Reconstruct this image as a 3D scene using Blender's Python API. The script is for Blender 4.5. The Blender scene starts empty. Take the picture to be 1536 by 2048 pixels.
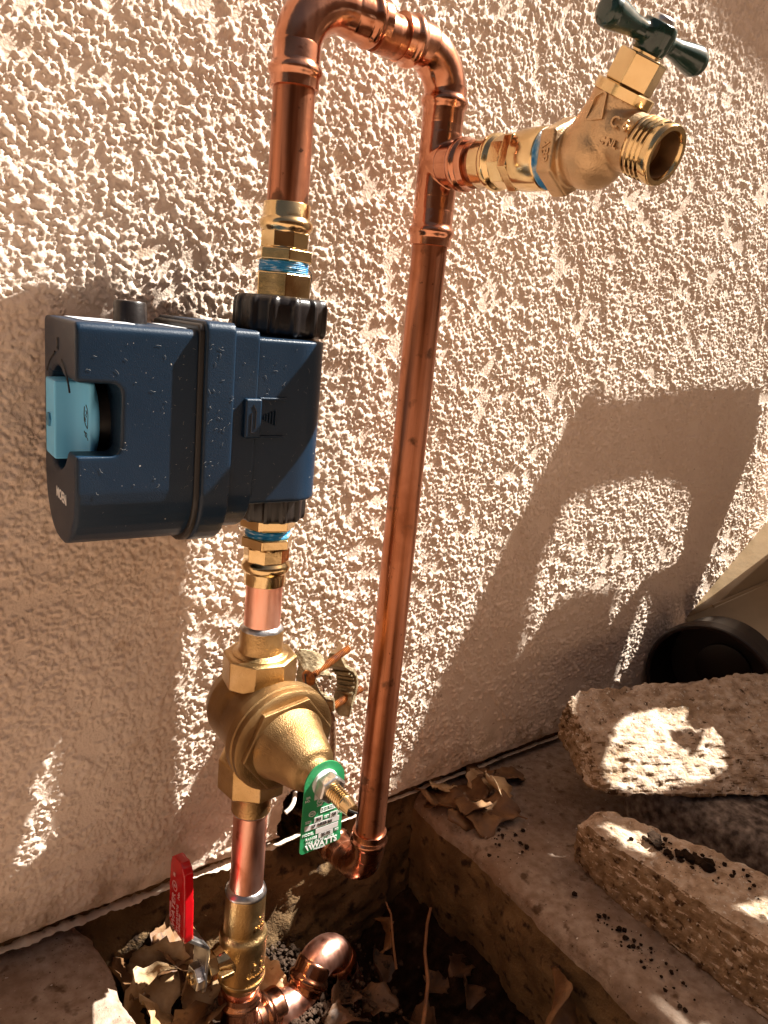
import bpy, bmesh, math, random
import numpy as np
from mathutils import Vector, Matrix
random.seed(4); rng = np.random.RandomState(7)
R = math.radians; sin, cos, pi = math.sin, math.cos, math.pi
scene = bpy.context.scene; C = scene.collection
SUN = Vector((3.5, -1.0, 4.25)).normalized()          # direction towards the sun

# ------------------------------------------------------------------ camera
def cam_axes(psi, th, ro):
    f = Vector((sin(psi)*cos(th), cos(psi)*cos(th), -sin(th))); r = Vector((cos(psi), -sin(psi), 0)); u = r.cross(f)
    c, s = cos(ro), sin(ro)
    return c*r + s*u, -s*r + c*u, f
cr, cu, cf = cam_axes(0.67908, 0.24029, 0.0968)
cd = bpy.data.cameras.new('camera'); cam = bpy.data.objects.new('camera', cd); C.objects.link(cam)
cam.matrix_world = Matrix(((cr.x, cu.x, -cf.x, -0.22445), (cr.y, cu.y, -cf.y, -0.47367), (cr.z, cu.z, -cf.z, 0.42328), (0, 0, 0, 1)))
cd.sensor_fit = 'VERTICAL'; cd.sensor_height = 24; cd.lens = 24*1540/2048; cd.clip_start = 0.02; cd.clip_end = 500
scene.camera = cam

# ------------------------------------------------------------------ sky, sun, exposure
world = bpy.data.worlds.new('World'); scene.world = world; world.use_nodes = True
wn = world.node_tree.nodes; wl = world.node_tree.links
sky = wn.new('ShaderNodeTexSky'); sky.sky_type = 'NISHITA'; sky.sun_disc = False
sky.sun_elevation = math.asin(SUN.z); sky.sun_rotation = math.atan2(SUN.x, SUN.y)
sky.air_density = 1.0; sky.dust_density = 6.0; sky.ozone_density = 1.0
warm = wn.new('ShaderNodeMix'); warm.data_type = 'RGBA'; warm.blend_type = 'MULTIPLY'; warm.inputs[0].default_value = 1.0
warm.inputs[7].default_value = (1.0, 0.78, 0.62, 1)
bg = wn['Background']; bg.inputs[1].default_value = 0.029
wl.new(sky.outputs[0], warm.inputs[6]); wl.new(warm.outputs[2], bg.inputs[0])
sd = bpy.data.lights.new('sun', 'SUN'); sd.energy = 5.0; sd.angle = R(0.5); sd.color = (1.0, 0.98, 0.91)
sun = bpy.data.objects.new('sun', sd); C.objects.link(sun); sun.rotation_euler = SUN.to_track_quat('Z', 'Y').to_euler()
vs = scene.view_settings; vs.view_transform = 'Standard'; vs.look = 'None'; vs.gamma = 1; vs.exposure = 1.85
scene.cycles.max_bounces = 8

# ------------------------------------------------------------------ noise
_perm = rng.permutation(512); _perm = np.concatenate([_perm, _perm, _perm])
_g2 = np.stack([np.cos(np.arange(512)*2.399963), np.sin(np.arange(512)*2.399963)], 1)
_g3 = rng.normal(size=(512, 3)); _g3 /= np.linalg.norm(_g3, axis=1)[:, None]
def fade(t): return t*t*t*(t*(t*6-15)+10)
def perlin2(x, y, seed=0):
    xi = np.floor(x).astype(np.int64); yi = np.floor(y).astype(np.int64); xf = x-xi; yf = y-yi
    u, v = fade(xf), fade(yf)
    def g(a, b):
        h = _perm[(_perm[(xi+a+seed*17) & 511]+yi+b) & 511]; G = _g2[h]
        return G[..., 0]*(xf-a)+G[..., 1]*(yf-b)
    return ((g(0, 0)*(1-u)+g(1, 0)*u)*(1-v)+(g(0, 1)*(1-u)+g(1, 1)*u)*v)*1.5
def perlin3(P, scale, seed=0):
    p = P*scale+seed*7.31; i = np.floor(p).astype(np.int64); f = p-i; w = fade(f); out = 0
    for a in (0, 1):
        for b in (0, 1):
            for c in (0, 1):
                h = _perm[(_perm[(_perm[(i[:, 0]+a) & 511]+i[:, 1]+b) & 511]+i[:, 2]+c) & 511]; G = _g3[h]
                d = G[:, 0]*(f[:, 0]-a)+G[:, 1]*(f[:, 1]-b)+G[:, 2]*(f[:, 2]-c)
                out = out+d*(w[:, 0] if a else 1-w[:, 0])*(w[:, 1] if b else 1-w[:, 1])*(w[:, 2] if c else 1-w[:, 2])
    return out*1.4
def sstep(a, b, x): t = np.clip((x-a)/(b-a), 0, 1); return t*t*(3-2*t)

# ------------------------------------------------------------------ materials
def mat(name, stops, scale=20, rough=(0.5, 0.5), metal=0.0, bump=None, stretch=(1, 1, 1), detail=6, spec=0.5, coat=0.0, distort=0.0, mixnoise=None):
    """stops: [(pos, rgb)...] over one noise; rough: low..high over the same noise; bump: list of (scale, distance);
    mixnoise: (scale, lo, hi, rgb) stains or specks of a second colour."""
    m = bpy.data.materials.new(name); m.use_nodes = True; nt = m.node_tree; N = nt.nodes; L = nt.links; b = N['Principled BSDF']
    tc = N.new('ShaderNodeTexCoord'); mp = N.new('ShaderNodeMapping'); mp.inputs['Scale'].default_value = stretch; L.new(tc.outputs['Object'], mp.inputs[0])
    n = N.new('ShaderNodeTexNoise'); n.inputs['Scale'].default_value = scale; n.inputs['Detail'].default_value = detail; n.inputs['Distortion'].default_value = distort
    L.new(mp.outputs[0], n.inputs['Vector'])
    r = N.new('ShaderNodeValToRGB'); e = r.color_ramp.elements
    while len(e) < len(stops): e.new(0.5)
    for el, (p, c) in zip(e, stops): el.position = p; el.color = (*c, 1)
    L.new(n.outputs[0], r.inputs[0]); col = r.outputs[0]
    for mx in (mixnoise or []):
        n2 = N.new('ShaderNodeTexNoise'); n2.inputs['Scale'].default_value = mx[0]; n2.inputs['Detail'].default_value = 4; L.new(tc.outputs['Object'], n2.inputs['Vector'])
        mr = N.new('ShaderNodeMapRange'); mr.inputs[1].default_value = mx[1]; mr.inputs[2].default_value = mx[2]; L.new(n2.outputs[0], mr.inputs[0])
        mm = N.new('ShaderNodeMix'); mm.data_type = 'RGBA'; L.new(mr.outputs[0], mm.inputs[0]); L.new(col, mm.inputs[6]); mm.inputs[7].default_value = (*mx[3], 1); col = mm.outputs[2]
    L.new(col, b.inputs['Base Color'])
    rr = N.new('ShaderNodeMapRange'); rr.inputs[1].default_value = 0.3; rr.inputs[2].default_value = 0.7
    rr.inputs[3].default_value = rough[0]; rr.inputs[4].default_value = rough[1]; L.new(n.outputs[0], rr.inputs[0]); L.new(rr.outputs[0], b.inputs['Roughness'])
    b.inputs['Metallic'].default_value = metal; b.inputs['Specular IOR Level'].default_value = spec; b.inputs['Coat Weight'].default_value = coat
    prev = None
    for sc, dist in (bump or []):
        nb = N.new('ShaderNodeTexNoise'); nb.inputs['Scale'].default_value = sc; nb.inputs['Detail'].default_value = 5; L.new(tc.outputs['Object'], nb.inputs['Vector'])
        bp = N.new('ShaderNodeBump'); bp.inputs['Distance'].default_value = dist; L.new(nb.outputs[0], bp.inputs['Height'])
        if prev: L.new(prev, bp.inputs['Normal'])
        prev = bp.outputs[0]
    if prev: L.new(prev, b.inputs['Normal'])
    return m
M = {}
M['stucco'] = mat('stucco paint', [(0.3, (0.68, 0.53, 0.42)), (0.7, (0.76, 0.615, 0.50))], 9, (0.8, 0.9), bump=[(700, 0.0005)], spec=0.05, mixnoise=[(26, 0.66, 0.80, (0.42, 0.27, 0.17)), (150, 0.70, 0.80, (0.30, 0.18, 0.11))])
M['concrete'] = mat('old concrete', [(0.25, (0.19, 0.125, 0.085)), (0.5, (0.30, 0.22, 0.165)), (0.8, (0.41, 0.325, 0.26))], 130, (0.8, 0.95), bump=[(120, 0.0012), (420, 0.0008), (1100, 0.0003)], spec=0.15, detail=10, mixnoise=[(14, 0.50, 0.72, (0.20, 0.125, 0.08)), (75, 0.60, 0.70, (0.10, 0.06, 0.036)), (480, 0.66, 0.72, (0.06, 0.035, 0.022)), (300, 0.70, 0.74, (0.62, 0.55, 0.48))])
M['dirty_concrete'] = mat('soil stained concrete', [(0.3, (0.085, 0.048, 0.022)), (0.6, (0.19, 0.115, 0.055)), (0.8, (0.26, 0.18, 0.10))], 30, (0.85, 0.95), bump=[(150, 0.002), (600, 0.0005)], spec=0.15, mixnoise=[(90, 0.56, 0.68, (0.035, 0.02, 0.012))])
M['rubble'] = mat('broken concrete', [(0.28, (0.27, 0.175, 0.105)), (0.5, (0.52, 0.38, 0.27)), (0.75, (0.68, 0.56, 0.45))], 110, (0.85, 0.95), bump=[(200, 0.0020), (520, 0.0012), (1300, 0.0005)], spec=0.1, detail=12, mixnoise=[(22, 0.54, 0.70, (0.30, 0.20, 0.12)), (150, 0.63, 0.70, (0.12, 0.075, 0.045)), (330, 0.63, 0.68, (0.66, 0.59, 0.50)), (600, 0.66, 0.70, (0.07, 0.04, 0.025))])
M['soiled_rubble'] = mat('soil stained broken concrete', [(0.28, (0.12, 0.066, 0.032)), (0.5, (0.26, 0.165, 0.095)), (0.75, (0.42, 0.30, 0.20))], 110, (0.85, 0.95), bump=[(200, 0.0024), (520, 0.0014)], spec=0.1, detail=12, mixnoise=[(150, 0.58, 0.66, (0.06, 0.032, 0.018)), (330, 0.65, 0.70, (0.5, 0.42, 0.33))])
M['granite'] = mat('dark speckled stone', [(0.35, (0.05, 0.037, 0.03)), (0.55, (0.19, 0.15, 0.125)), (0.75, (0.38, 0.32, 0.27))], 140, (0.7, 0.9), bump=[(200, 0.0008)], spec=0.2)
M['soil'] = mat('dark soil', [(0.3, (0.008, 0.004, 0.002)), (0.6, (0.030, 0.016, 0.009)), (0.8, (0.08, 0.05, 0.03))], 80, (0.9, 1), bump=[(300, 0.002), (900, 0.0007)], spec=0.1)
M['clod'] = mat('soil crumbs', [(0.3, (0.018, 0.010, 0.006)), (0.6, (0.060, 0.037, 0.025)), (0.8, (0.14, 0.095, 0.065))], 120, (0.9, 1), bump=[(500, 0.001)], spec=0.1)
M['yard'] = mat('packed yard earth', [(0.3, (0.20, 0.14, 0.09)), (0.7, (0.34, 0.26, 0.18))], 3, (0.9, 1), bump=[(40, 0.01)], spec=0.1)
M['copper'] = mat('new copper', [(0.30, (0.36, 0.14, 0.075)), (0.5, (0.58, 0.265, 0.16)), (0.7, (0.72, 0.38, 0.255))], 60, (0.12, 0.30), 1.0, bump=[(120, 0.00025)], stretch=(1, 1, 0.12), mixnoise=[(40, 0.55, 0.74, (0.36, 0.145, 0.075)), (120, 0.66, 0.74, (0.22, 0.09, 0.05))])
M['copper_tube'] = mat('drawn copper tube', [(0.28, (0.14, 0.045, 0.020)), (0.45, (0.37, 0.140, 0.070)), (0.62, (0.50, 0.205, 0.115)), (0.75, (0.22, 0.075, 0.033))], 190, (0.24, 0.48), 1.0, bump=[(160, 0.0002)], stretch=(1, 1, 0.035), detail=8, mixnoise=[(26, 0.54, 0.72, (0.24, 0.085, 0.040)), (70, 0.62, 0.70, (0.16, 0.07, 0.04)), (230, 0.68, 0.74, (0.12, 0.05, 0.03))])
M['copper_pale'] = mat('pickled pink copper', [(0.3, (0.66, 0.26, 0.17)), (0.55, (0.88, 0.45, 0.33)), (0.75, (0.93, 0.56, 0.44))], 120, (0.26, 0.42), 1.0, bump=[(200, 0.0002)], stretch=(1, 1, 0.25), mixnoise=[(70, 0.64, 0.75, (0.55, 0.2, 0.11))])
M['brass'] = mat('machined brass', [(0.3, (0.60, 0.41, 0.19)), (0.7, (0.80, 0.61, 0.34))], 50, (0.10, 0.24), 1.0, bump=[(90, 0.0002)], mixnoise=[(160, 0.68, 0.78, (0.5, 0.3, 0.12))])
M['bronze'] = mat('cast bronze', [(0.3, (0.20, 0.115, 0.048)), (0.55, (0.32, 0.195, 0.086)), (0.75, (0.42, 0.28, 0.135))], 40, (0.36, 0.52), 1.0, bump=[(1600, 0.0004), (90, 0.0004)], mixnoise=[(60, 0.6, 0.75, (0.40, 0.22, 0.07))])
M['cast_brass'] = mat('satin cast brass', [(0.3, (0.42, 0.26, 0.105)), (0.6, (0.58, 0.38, 0.175)), (0.8, (0.68, 0.48, 0.26))], 60, (0.28, 0.40), 1.0, bump=[(900, 0.00035), (70, 0.0004)])
M['bib_brass'] = mat('sand cast brass', [(0.3, (0.46, 0.30, 0.16)), (0.6, (0.62, 0.43, 0.25)), (0.8, (0.70, 0.52, 0.33))], 55, (0.36, 0.50), 1.0, bump=[(1000, 0.0003), (80, 0.0004)])
M['bore'] = mat('shaded brass bore', [(0.3, (0.10, 0.05, 0.02)), (0.7, (0.22, 0.12, 0.05))], 90, (0.4, 0.6), 0.8)  # darker brass: the shade inside the spout is put into the colour
M['steel'] = mat('zinc plated steel', [(0.3, (0.48, 0.46, 0.45)), (0.7, (0.70, 0.68, 0.66))], 150, (0.25, 0.42), 1.0, bump=[(300, 0.0002)])
M['solder'] = mat('solder', [(0.3, (0.42, 0.39, 0.37)), (0.7, (0.62, 0.59, 0.57))], 120, (0.25, 0.42), 1.0, bump=[(200, 0.0004)])
dust = [(520, 0.735, 0.76, (0.50, 0.45, 0.40)), (1300, 0.755, 0.78, (0.55, 0.5, 0.45)), (40, 0.62, 0.9, (0.014, 0.026, 0.042))]
M['navy'] = mat('navy plastic', [(0.3, (0.003, 0.015, 0.034)), (0.7, (0.005, 0.019, 0.041))], 30, (0.34, 0.42), bump=[(1600, 0.00012)], spec=0.32, mixnoise=dust)
M['black_plastic'] = mat('black plastic', [(0.3, (0.008, 0.006, 0.006)), (0.7, (0.014, 0.010, 0.009))], 40, (0.25, 0.38), bump=[(700, 0.0001)], mixnoise=[(600, 0.72, 0.75, (0.16, 0.13, 0.11))])
M['rubber'] = mat('black rubber', [(0.3, (0.008, 0.007, 0.007)), (0.7, (0.015, 0.012, 0.011))], 40, (0.4, 0.5))
M['knob_blue'] = mat('light blue plastic', [(0.3, (0.13, 0.50, 0.82)), (0.7, (0.15, 0.53, 0.86))], 20, (0.42, 0.50))
M['socket_blue'] = mat('shaded blue socket', [(0.3, (0.03, 0.17, 0.30)), (0.7, (0.04, 0.20, 0.34))], 20, (0.5, 0.6))  # knob blue darkened: inner shade of the socket as colour on a raised hex
M['ink'] = mat('black ink', [(0.3, (0.01, 0.01, 0.012)), (0.7, (0.015, 0.014, 0.014))], 20, (0.5, 0.6))
M['white_print'] = mat('white print', [(0.3, (0.72, 0.70, 0.68)), (0.7, (0.80, 0.78, 0.76))], 60, (0.5, 0.6))
M['grey_print'] = mat('pale grey label print', [(0.3, (0.50, 0.46, 0.44)), (0.7, (0.58, 0.54, 0.52))], 60, (0.5, 0.6))
M['pale_label'] = mat('pale paper label', [(0.3, (0.55, 0.55, 0.56)), (0.7, (0.68, 0.68, 0.69))], 90, (0.35, 0.5))
M['tag_green'] = mat('green tag plastic', [(0.3, (0.018, 0.22, 0.075)), (0.7, (0.03, 0.29, 0.105))], 40, (0.3, 0.42), bump=[(60, 0.0008)])
M['red'] = mat('red vinyl', [(0.3, (0.48, 0.004, 0.008)), (0.7, (0.58, 0.007, 0.012))], 30, (0.16, 0.26), coat=0.3)
M['pink_print'] = mat('worn pale print', [(0.35, (0.62, 0.25, 0.25)), (0.65, (0.8, 0.55, 0.54))], 300, (0.4, 0.5))
M['green_black'] = mat('dark green handle enamel', [(0.3, (0.006, 0.024, 0.019)), (0.7, (0.010, 0.036, 0.029))], 60, (0.16, 0.28), coat=0.4, bump=[(200, 0.0002)])
M['tape'] = mat('blue thread sealant tape', [(0.35, (0.012, 0.20, 0.46)), (0.55, (0.03, 0.30, 0.58)), (0.63, (0.55, 0.66, 0.75))], 160, (0.35, 0.5), stretch=(1, 1, 6), bump=[(900, 0.0008)])
M['tape_pale'] = mat('smeared blue tape', [(0.40, (0.02, 0.22, 0.50)), (0.52, (0.20, 0.42, 0.62)), (0.6, (0.62, 0.66, 0.68))], 130, (0.35, 0.5), stretch=(1, 1, 1), bump=[(700, 0.001)])
M['rust'] = mat('rusted steel', [(0.3, (0.16, 0.045, 0.015)), (0.6, (0.42, 0.15, 0.03)), (0.8, (0.55, 0.22, 0.05))], 220, (0.6, 0.85), 0.35, bump=[(600, 0.0008)])
M['old_bronze'] = mat('weathered clamp metal', [(0.3, (0.12, 0.075, 0.035)), (0.55, (0.30, 0.225, 0.13)), (0.75, (0.46, 0.38, 0.26))], 150, (0.45, 0.7), 0.6, bump=[(400, 0.0008)])
M['wire'] = mat('tarnished copper wire', [(0.3, (0.16, 0.08, 0.045)), (0.7, (0.36, 0.22, 0.14))], 200, (0.5, 0.7), 0.5)
M['white_wire'] = mat('white painted wire', [(0.3, (0.5, 0.43, 0.36)), (0.7, (0.70, 0.64, 0.56))], 150, (0.6, 0.8))
M['leaf'] = mat('dry tan leaf', [(0.3, (0.24, 0.12, 0.045)), (0.5, (0.40, 0.25, 0.12)), (0.75, (0.58, 0.42, 0.26))], 60, (0.6, 0.8), bump=[(150, 0.001)], mixnoise=[(160, 0.64, 0.72, (0.16, 0.07, 0.03))])
M['leaf_brown'] = mat('dry brown leaf', [(0.3, (0.07, 0.028, 0.010)), (0.55, (0.17, 0.08, 0.028)), (0.8, (0.30, 0.165, 0.07))], 60, (0.5, 0.75), bump=[(150, 0.001)], mixnoise=[(130, 0.62, 0.72, (0.07, 0.03, 0.012))])
M['leaf_shaded'] = mat('shaded pit leaf', [(0.3, (0.030, 0.012, 0.005)), (0.55, (0.085, 0.038, 0.014)), (0.8, (0.18, 0.09, 0.038))], 70, (0.5, 0.75), bump=[(150, 0.001)], mixnoise=[(130, 0.60, 0.70, (0.03, 0.014, 0.006))])  # brown leaf darkened: the shade of the pit is put into its colour
M['twig'] = mat('dry twig bark', [(0.3, (0.10, 0.035, 0.012)), (0.7, (0.26, 0.11, 0.04))], 120, (0.6, 0.8), bump=[(300, 0.0008)])
M['paint_lip'] = mat('flaking cream paint', [(0.3, (0.55, 0.42, 0.31)), (0.7, (0.72, 0.60, 0.47))], 60, (0.7, 0.9), bump=[(200, 0.001)], mixnoise=[(80, 0.6, 0.7, (0.15, 0.1, 0.06))])
M['pot'] = mat('black nursery plastic', [(0.3, (0.010, 0.005, 0.004)), (0.7, (0.018, 0.009, 0.007))], 20, (0.3, 0.45))
M['tan'] = mat('tan plastic', [(0.3, (0.20, 0.135, 0.07)), (0.7, (0.26, 0.18, 0.10))], 12, (0.4, 0.55), bump=[(60, 0.0008)])
M['wood'] = mat('weathered fence wood', [(0.3, (0.05, 0.028, 0.016)), (0.7, (0.12, 0.07, 0.04))], 18, (0.8, 0.95), stretch=(4, 4, 0.3), bump=[(60, 0.003)])
M['grey_plastic'] = mat('grey resin', [(0.3, (0.25, 0.24, 0.22)), (0.7, (0.32, 0.30, 0.28))], 10, (0.4, 0.5))
M['lint'] = mat('dust and lint', [(0.3, (0.20, 0.19, 0.18)), (0.7, (0.32, 0.30, 0.27))], 200, (0.8, 0.9))
M['dark'] = mat('cavity shade', [(0.3, (0.02, 0.013, 0.009)), (0.7, (0.03, 0.02, 0.013))], 20, (0.9, 1))

def splash(m, z0, z1, rgb):
    """soil splashed up from the ground onto the foot of the wall"""
    nt = m.node_tree; N = nt.nodes; L = nt.links; b = N['Principled BSDF']; src = b.inputs['Base Color'].links[0].from_socket
    tc = N.new('ShaderNodeTexCoord'); sp_ = N.new('ShaderNodeSeparateXYZ'); L.new(tc.outputs['Object'], sp_.inputs[0])
    mr = N.new('ShaderNodeMapRange'); mr.inputs[1].default_value = z1; mr.inputs[2].default_value = z0; L.new(sp_.outputs[2], mr.inputs[0])
    no = N.new('ShaderNodeTexNoise'); no.inputs['Scale'].default_value = 55; no.inputs['Detail'].default_value = 8; L.new(tc.outputs['Object'], no.inputs['Vector'])
    m2 = N.new('ShaderNodeMapRange'); m2.inputs[1].default_value = 0.42; m2.inputs[2].default_value = 0.66; L.new(no.outputs[0], m2.inputs[0])
    mu = N.new('ShaderNodeMath'); mu.operation = 'MULTIPLY'; L.new(mr.outputs[0], mu.inputs[0]); L.new(m2.outputs[0], mu.inputs[1])
    mx = N.new('ShaderNodeMix'); mx.data_type = 'RGBA'; L.new(mu.outputs[0], mx.inputs[0]); L.new(src, mx.inputs[6]); mx.inputs[7].default_value = (*rgb, 1); L.new(mx.outputs[2], b.inputs['Base Color'])
splash(M['stucco'], 0.032, 0.085, (0.36, 0.245, 0.16))

# ------------------------------------------------------------------ object helpers
def link(name, me, m=None, parent=None, world=False):
    o = bpy.data.objects.new(name, me); C.objects.link(o)
    if m is not None:
        me.materials.clear(); me.materials.append(M[m])
    if parent is not None:
        o.parent = parent
        if world: o.matrix_parent_inverse = PINV.get(parent.name, Matrix.Identity(4))
    return o
PINV = {}
def finish(me, ang=35):
    me.shade_smooth()
    if ang < 180: me.set_sharp_from_angle(angle=R(ang))
def obj(name, bm, m, parent=None, ang=35, bevel=0, world=True):
    bmesh.ops.recalc_face_normals(bm, faces=bm.faces[:])
    me = bpy.data.meshes.new(name); bm.to_mesh(me); bm.free(); finish(me, ang)
    o = link(name, me, m, parent, world)
    if bevel:
        b = o.modifiers.new('edge', 'BEVEL'); b.width = bevel; b.segments = 2; b.limit_method = 'ANGLE'; b.angle_limit = R(30); b.harden_normals = True
    return o
def thing(name, label, cat, loc=(0, 0, 0), rot=(0, 0, 0), group=None):
    o = bpy.data.objects.new(name, None); C.objects.link(o); o.location = loc; o.rotation_euler = rot; o.empty_display_size = 0.02
    o['label'] = label; o['category'] = cat
    if group: o['group'] = group
    from mathutils import Euler
    PINV[o.name] = (Matrix.Translation(loc) @ Euler(rot).to_matrix().to_4x4()).inverted()
    return o
def tag(o, label, cat, group=None):
    o['label'] = label; o['category'] = cat
    if group: o['group'] = group
    return o
def structure(o): o['kind'] = 'structure'; return o
def frame(d):
    d = Vector(d).normalized(); a = Vector((0, 0, 1)) if abs(d.z) < 0.9 else Vector((1, 0, 0))
    u = a.cross(d).normalized(); return u, d.cross(u), d
def ring(bm, c, u, v, r, n, ph=0.0, rf=None):
    return [bm.verts.new(Vector(c)+u*(cos(ph+2*pi*k/n)*r*(rf(k) if rf else 1))+v*(sin(ph+2*pi*k/n)*r*(rf(k) if rf else 1))) for k in range(n)]
def skin(bm, rings, cap0=True, cap1=True):
    for a, b in zip(rings, rings[1:]):
        n = len(a)
        for k in range(n): bm.faces.new((a[k], a[(k+1) % n], b[(k+1) % n], b[k]))
    if cap0: bm.faces.new(rings[0][::-1])
    if cap1: bm.faces.new(rings[-1])
def lathe(bm, o, d, prof, n=48, ph=0.0, cap0=True, cap1=True, rf=None):
    u, v, d = frame(d); o = Vector(o)
    skin(bm, [ring(bm, o+d*s, u, v, max(r, 1e-5), n, ph, rf) for s, r in prof], cap0, cap1)
    return bm
def prism(bm, o, d, s0, s1, af, n=6, ph=0.0, ch=0.0012):
    Rr = af/2/cos(pi/n); return lathe(bm, o, d, [(s0, Rr-ch), (s0+ch*0.6, Rr), (s1-ch*0.6, Rr), (s1, Rr-ch)], n, ph)
def sweep(bm, pts, rad, n=32, cap0=True, cap1=True):
    P = [Vector(p) for p in pts]; rings = []; u = None
    for i, p in enumerate(P):
        t = (P[min(i+1, len(P)-1)]-P[max(i-1, 0)]).normalized()
        if u is None: u = frame(t)[0]
        u = (u-t*u.dot(t)).normalized(); v = t.cross(u); r = rad[i] if hasattr(rad, '__len__') else rad
        rings.append(ring(bm, p, u, v, r, n))
    skin(bm, rings, cap0, cap1); return bm
def box(bm, c, s, rot=None):
    mt = Matrix.Translation(c) @ (rot.to_4x4() if rot else Matrix.Identity(4)) @ Matrix.Diagonal((*s, 1))
    bmesh.ops.create_cube(bm, size=1, matrix=mt); return bm
def ball(bm, c, r, sc=(1, 1, 1), n=24):
    bmesh.ops.create_uvsphere(bm, u_segments=n, v_segments=n//2, radius=r, matrix=Matrix.Translation(c) @ Matrix.Diagonal((*sc, 1))); return bm
def B(): return bmesh.new()
def evalmesh(o):
    dg = bpy.context.evaluated_depsgraph_get(); me = bpy.data.meshes.new_from_object(o.evaluated_get(dg)); return me
def temp(bm):
    bmesh.ops.recalc_face_normals(bm, faces=bm.faces[:])
    me = bpy.data.meshes.new('tmp'); bm.to_mesh(me); bm.free(); o = bpy.data.objects.new('tmp', me); C.objects.link(o); return o
def fuse(bm, vox=0.0007, it=4, cut=()):
    """moulded / cast body: overlapping solids fused into one skin with soft fillets"""
    o = temp(bm); cs = [temp(c) for c in cut]
    for c in cs:
        b = o.modifiers.new('b', 'BOOLEAN'); b.operation = 'DIFFERENCE'; b.object = c; b.solver = 'EXACT'
    r = o.modifiers.new('r', 'REMESH'); r.mode = 'VOXEL'; r.voxel_size = vox; r.use_smooth_shade = True
    s = o.modifiers.new('s', 'SMOOTH'); s.factor = 0.5; s.iterations = it
    me = evalmesh(o)
    for x in [o]+cs: bpy.data.objects.remove(x)
    finish(me, 180); return me
def curve_mesh(polys, depth, cyc=True):
    cv = bpy.data.curves.new('c', 'CURVE'); cv.dimensions = '2D'; cv.fill_mode = 'BOTH'; cv.extrude = depth/2
    for p in polys:
        s = cv.splines.new('POLY'); s.points.add(len(p)-1); s.use_cyclic_u = True
        for q, (x, y) in zip(s.points, p): q.co = (x, y, 0, 1)
    o = bpy.data.objects.new('tmp', cv); C.objects.link(o); me = evalmesh(o); bpy.data.objects.remove(o); return me
def text_mesh(body, size, depth=0.0002, sx=1.0, bold=0.0, align='CENTER'):
    cv = bpy.data.curves.new('t', 'FONT'); cv.body = body; cv.size = size; cv.extrude = depth/2; cv.align_x = align; cv.align_y = 'CENTER'; cv.offset = bold; cv.resolution_u = 3
    o = bpy.data.objects.new('tmp', cv); C.objects.link(o); me = evalmesh(o); bpy.data.objects.remove(o)
    if sx != 1: me.transform(Matrix.Diagonal((sx, 1, 1, 1)))
    return me
def place(me, c, x, y):
    """put a flat mesh (xy) so that its x and y run along the given directions at point c"""
    x = Vector(x).normalized(); y = Vector(y); y = (y-x*y.dot(x)).normalized(); z = x.cross(y)
    me.transform(Matrix(((x.x, y.x, z.x, c[0]), (x.y, y.y, z.y, c[1]), (x.z, y.z, z.z, c[2]), (0, 0, 0, 1)))); return me
def join(mes):
    bm = B()
    for m in mes: bm.from_mesh(m)
    return bm
def wrap_text(body, size, o, d, up, r, depth=0.0006, sx=1.0, bold=0.0):
    """raised lettering wrapped round a cylinder: axis through o along up, facing d"""
    me = text_mesh(body, size, depth, sx, bold); up = Vector(up).normalized(); d = Vector(d); d = (d-up*d.dot(up)).normalized(); w = up.cross(d)
    for v in me.vertices:
        a = v.co.x/r; q = Vector(o)+(d*cos(a)+w*sin(a))*(r+v.co.z)+up*v.co.y; v.co = q
    return me

# ================================================================== WALL
WY, BZ = -0.0375, 0.0320         # stucco face, height of its lower edge
def mesh_grid(name, V, nr, nc, keep=None):
    """V: (nr*nc, 3) vertices row by row; keep: mask of quads"""
    idx = np.arange(nr*nc).reshape(nr, nc)
    q = np.stack([idx[:-1, :-1], idx[:-1, 1:], idx[1:, 1:], idx[1:, :-1]], -1).reshape(-1, 4)
    if keep is not None: q = q[keep.reshape(-1)]
    me = bpy.data.meshes.new(name); me.vertices.add(len(V)); me.vertices.foreach_set('co', np.ascontiguousarray(V, dtype=np.float32).ravel())
    me.loops.add(q.size); me.loops.foreach_set('vertex_index', q.ravel().astype(np.int32)); me.polygons.add(len(q))
    me.polygons.foreach_set('loop_start', np.arange(0, q.size, 4, dtype=np.int32)); me.update(calc_edges=True); me.validate(); me.shade_smooth(); return me
def spaced(segs):
    out = []
    for a, b, d in segs:
        n = max(1, int(round((b-a)/d))); out.append(np.linspace(a, b, n, endpoint=False))
    out.append(np.array([segs[-1][1]])); return np.concatenate(out)
def domes(x, z, cell, seed, dens):
    """scattered round grains of thrown plaster: the highest dome over each point"""
    px, pz = x/cell, z/cell; ix = np.floor(px).astype(np.int64); iz = np.floor(pz).astype(np.int64); h = np.zeros(x.shape)
    for a in (-1, 0, 1):
        for b in (-1, 0, 1):
            k = _perm[(_perm[(ix+a+seed*31) & 511]+iz+b) & 511]; k2 = _perm[(k+97+((ix+a) >> 9)+((iz+b) >> 9)*3) & 511]; k3 = _perm[(k2+211) & 511]
            dx = px-(ix+a+k/511.0); dz = pz-(iz+b+k2/511.0); r = 0.42+0.36*(k3/511.0); st = 0.7+0.6*(((k+k3) & 511)/511.0)
            d2 = (dx*dx*st+dz*dz/st)/(r*r); on = (((k2+k3) & 511)/511.0 < dens)
            h = np.maximum(h, np.where(on & (d2 < 1), np.sqrt(np.clip(1-d2, 0, 1))*r*cell, 0))
    return h
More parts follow.
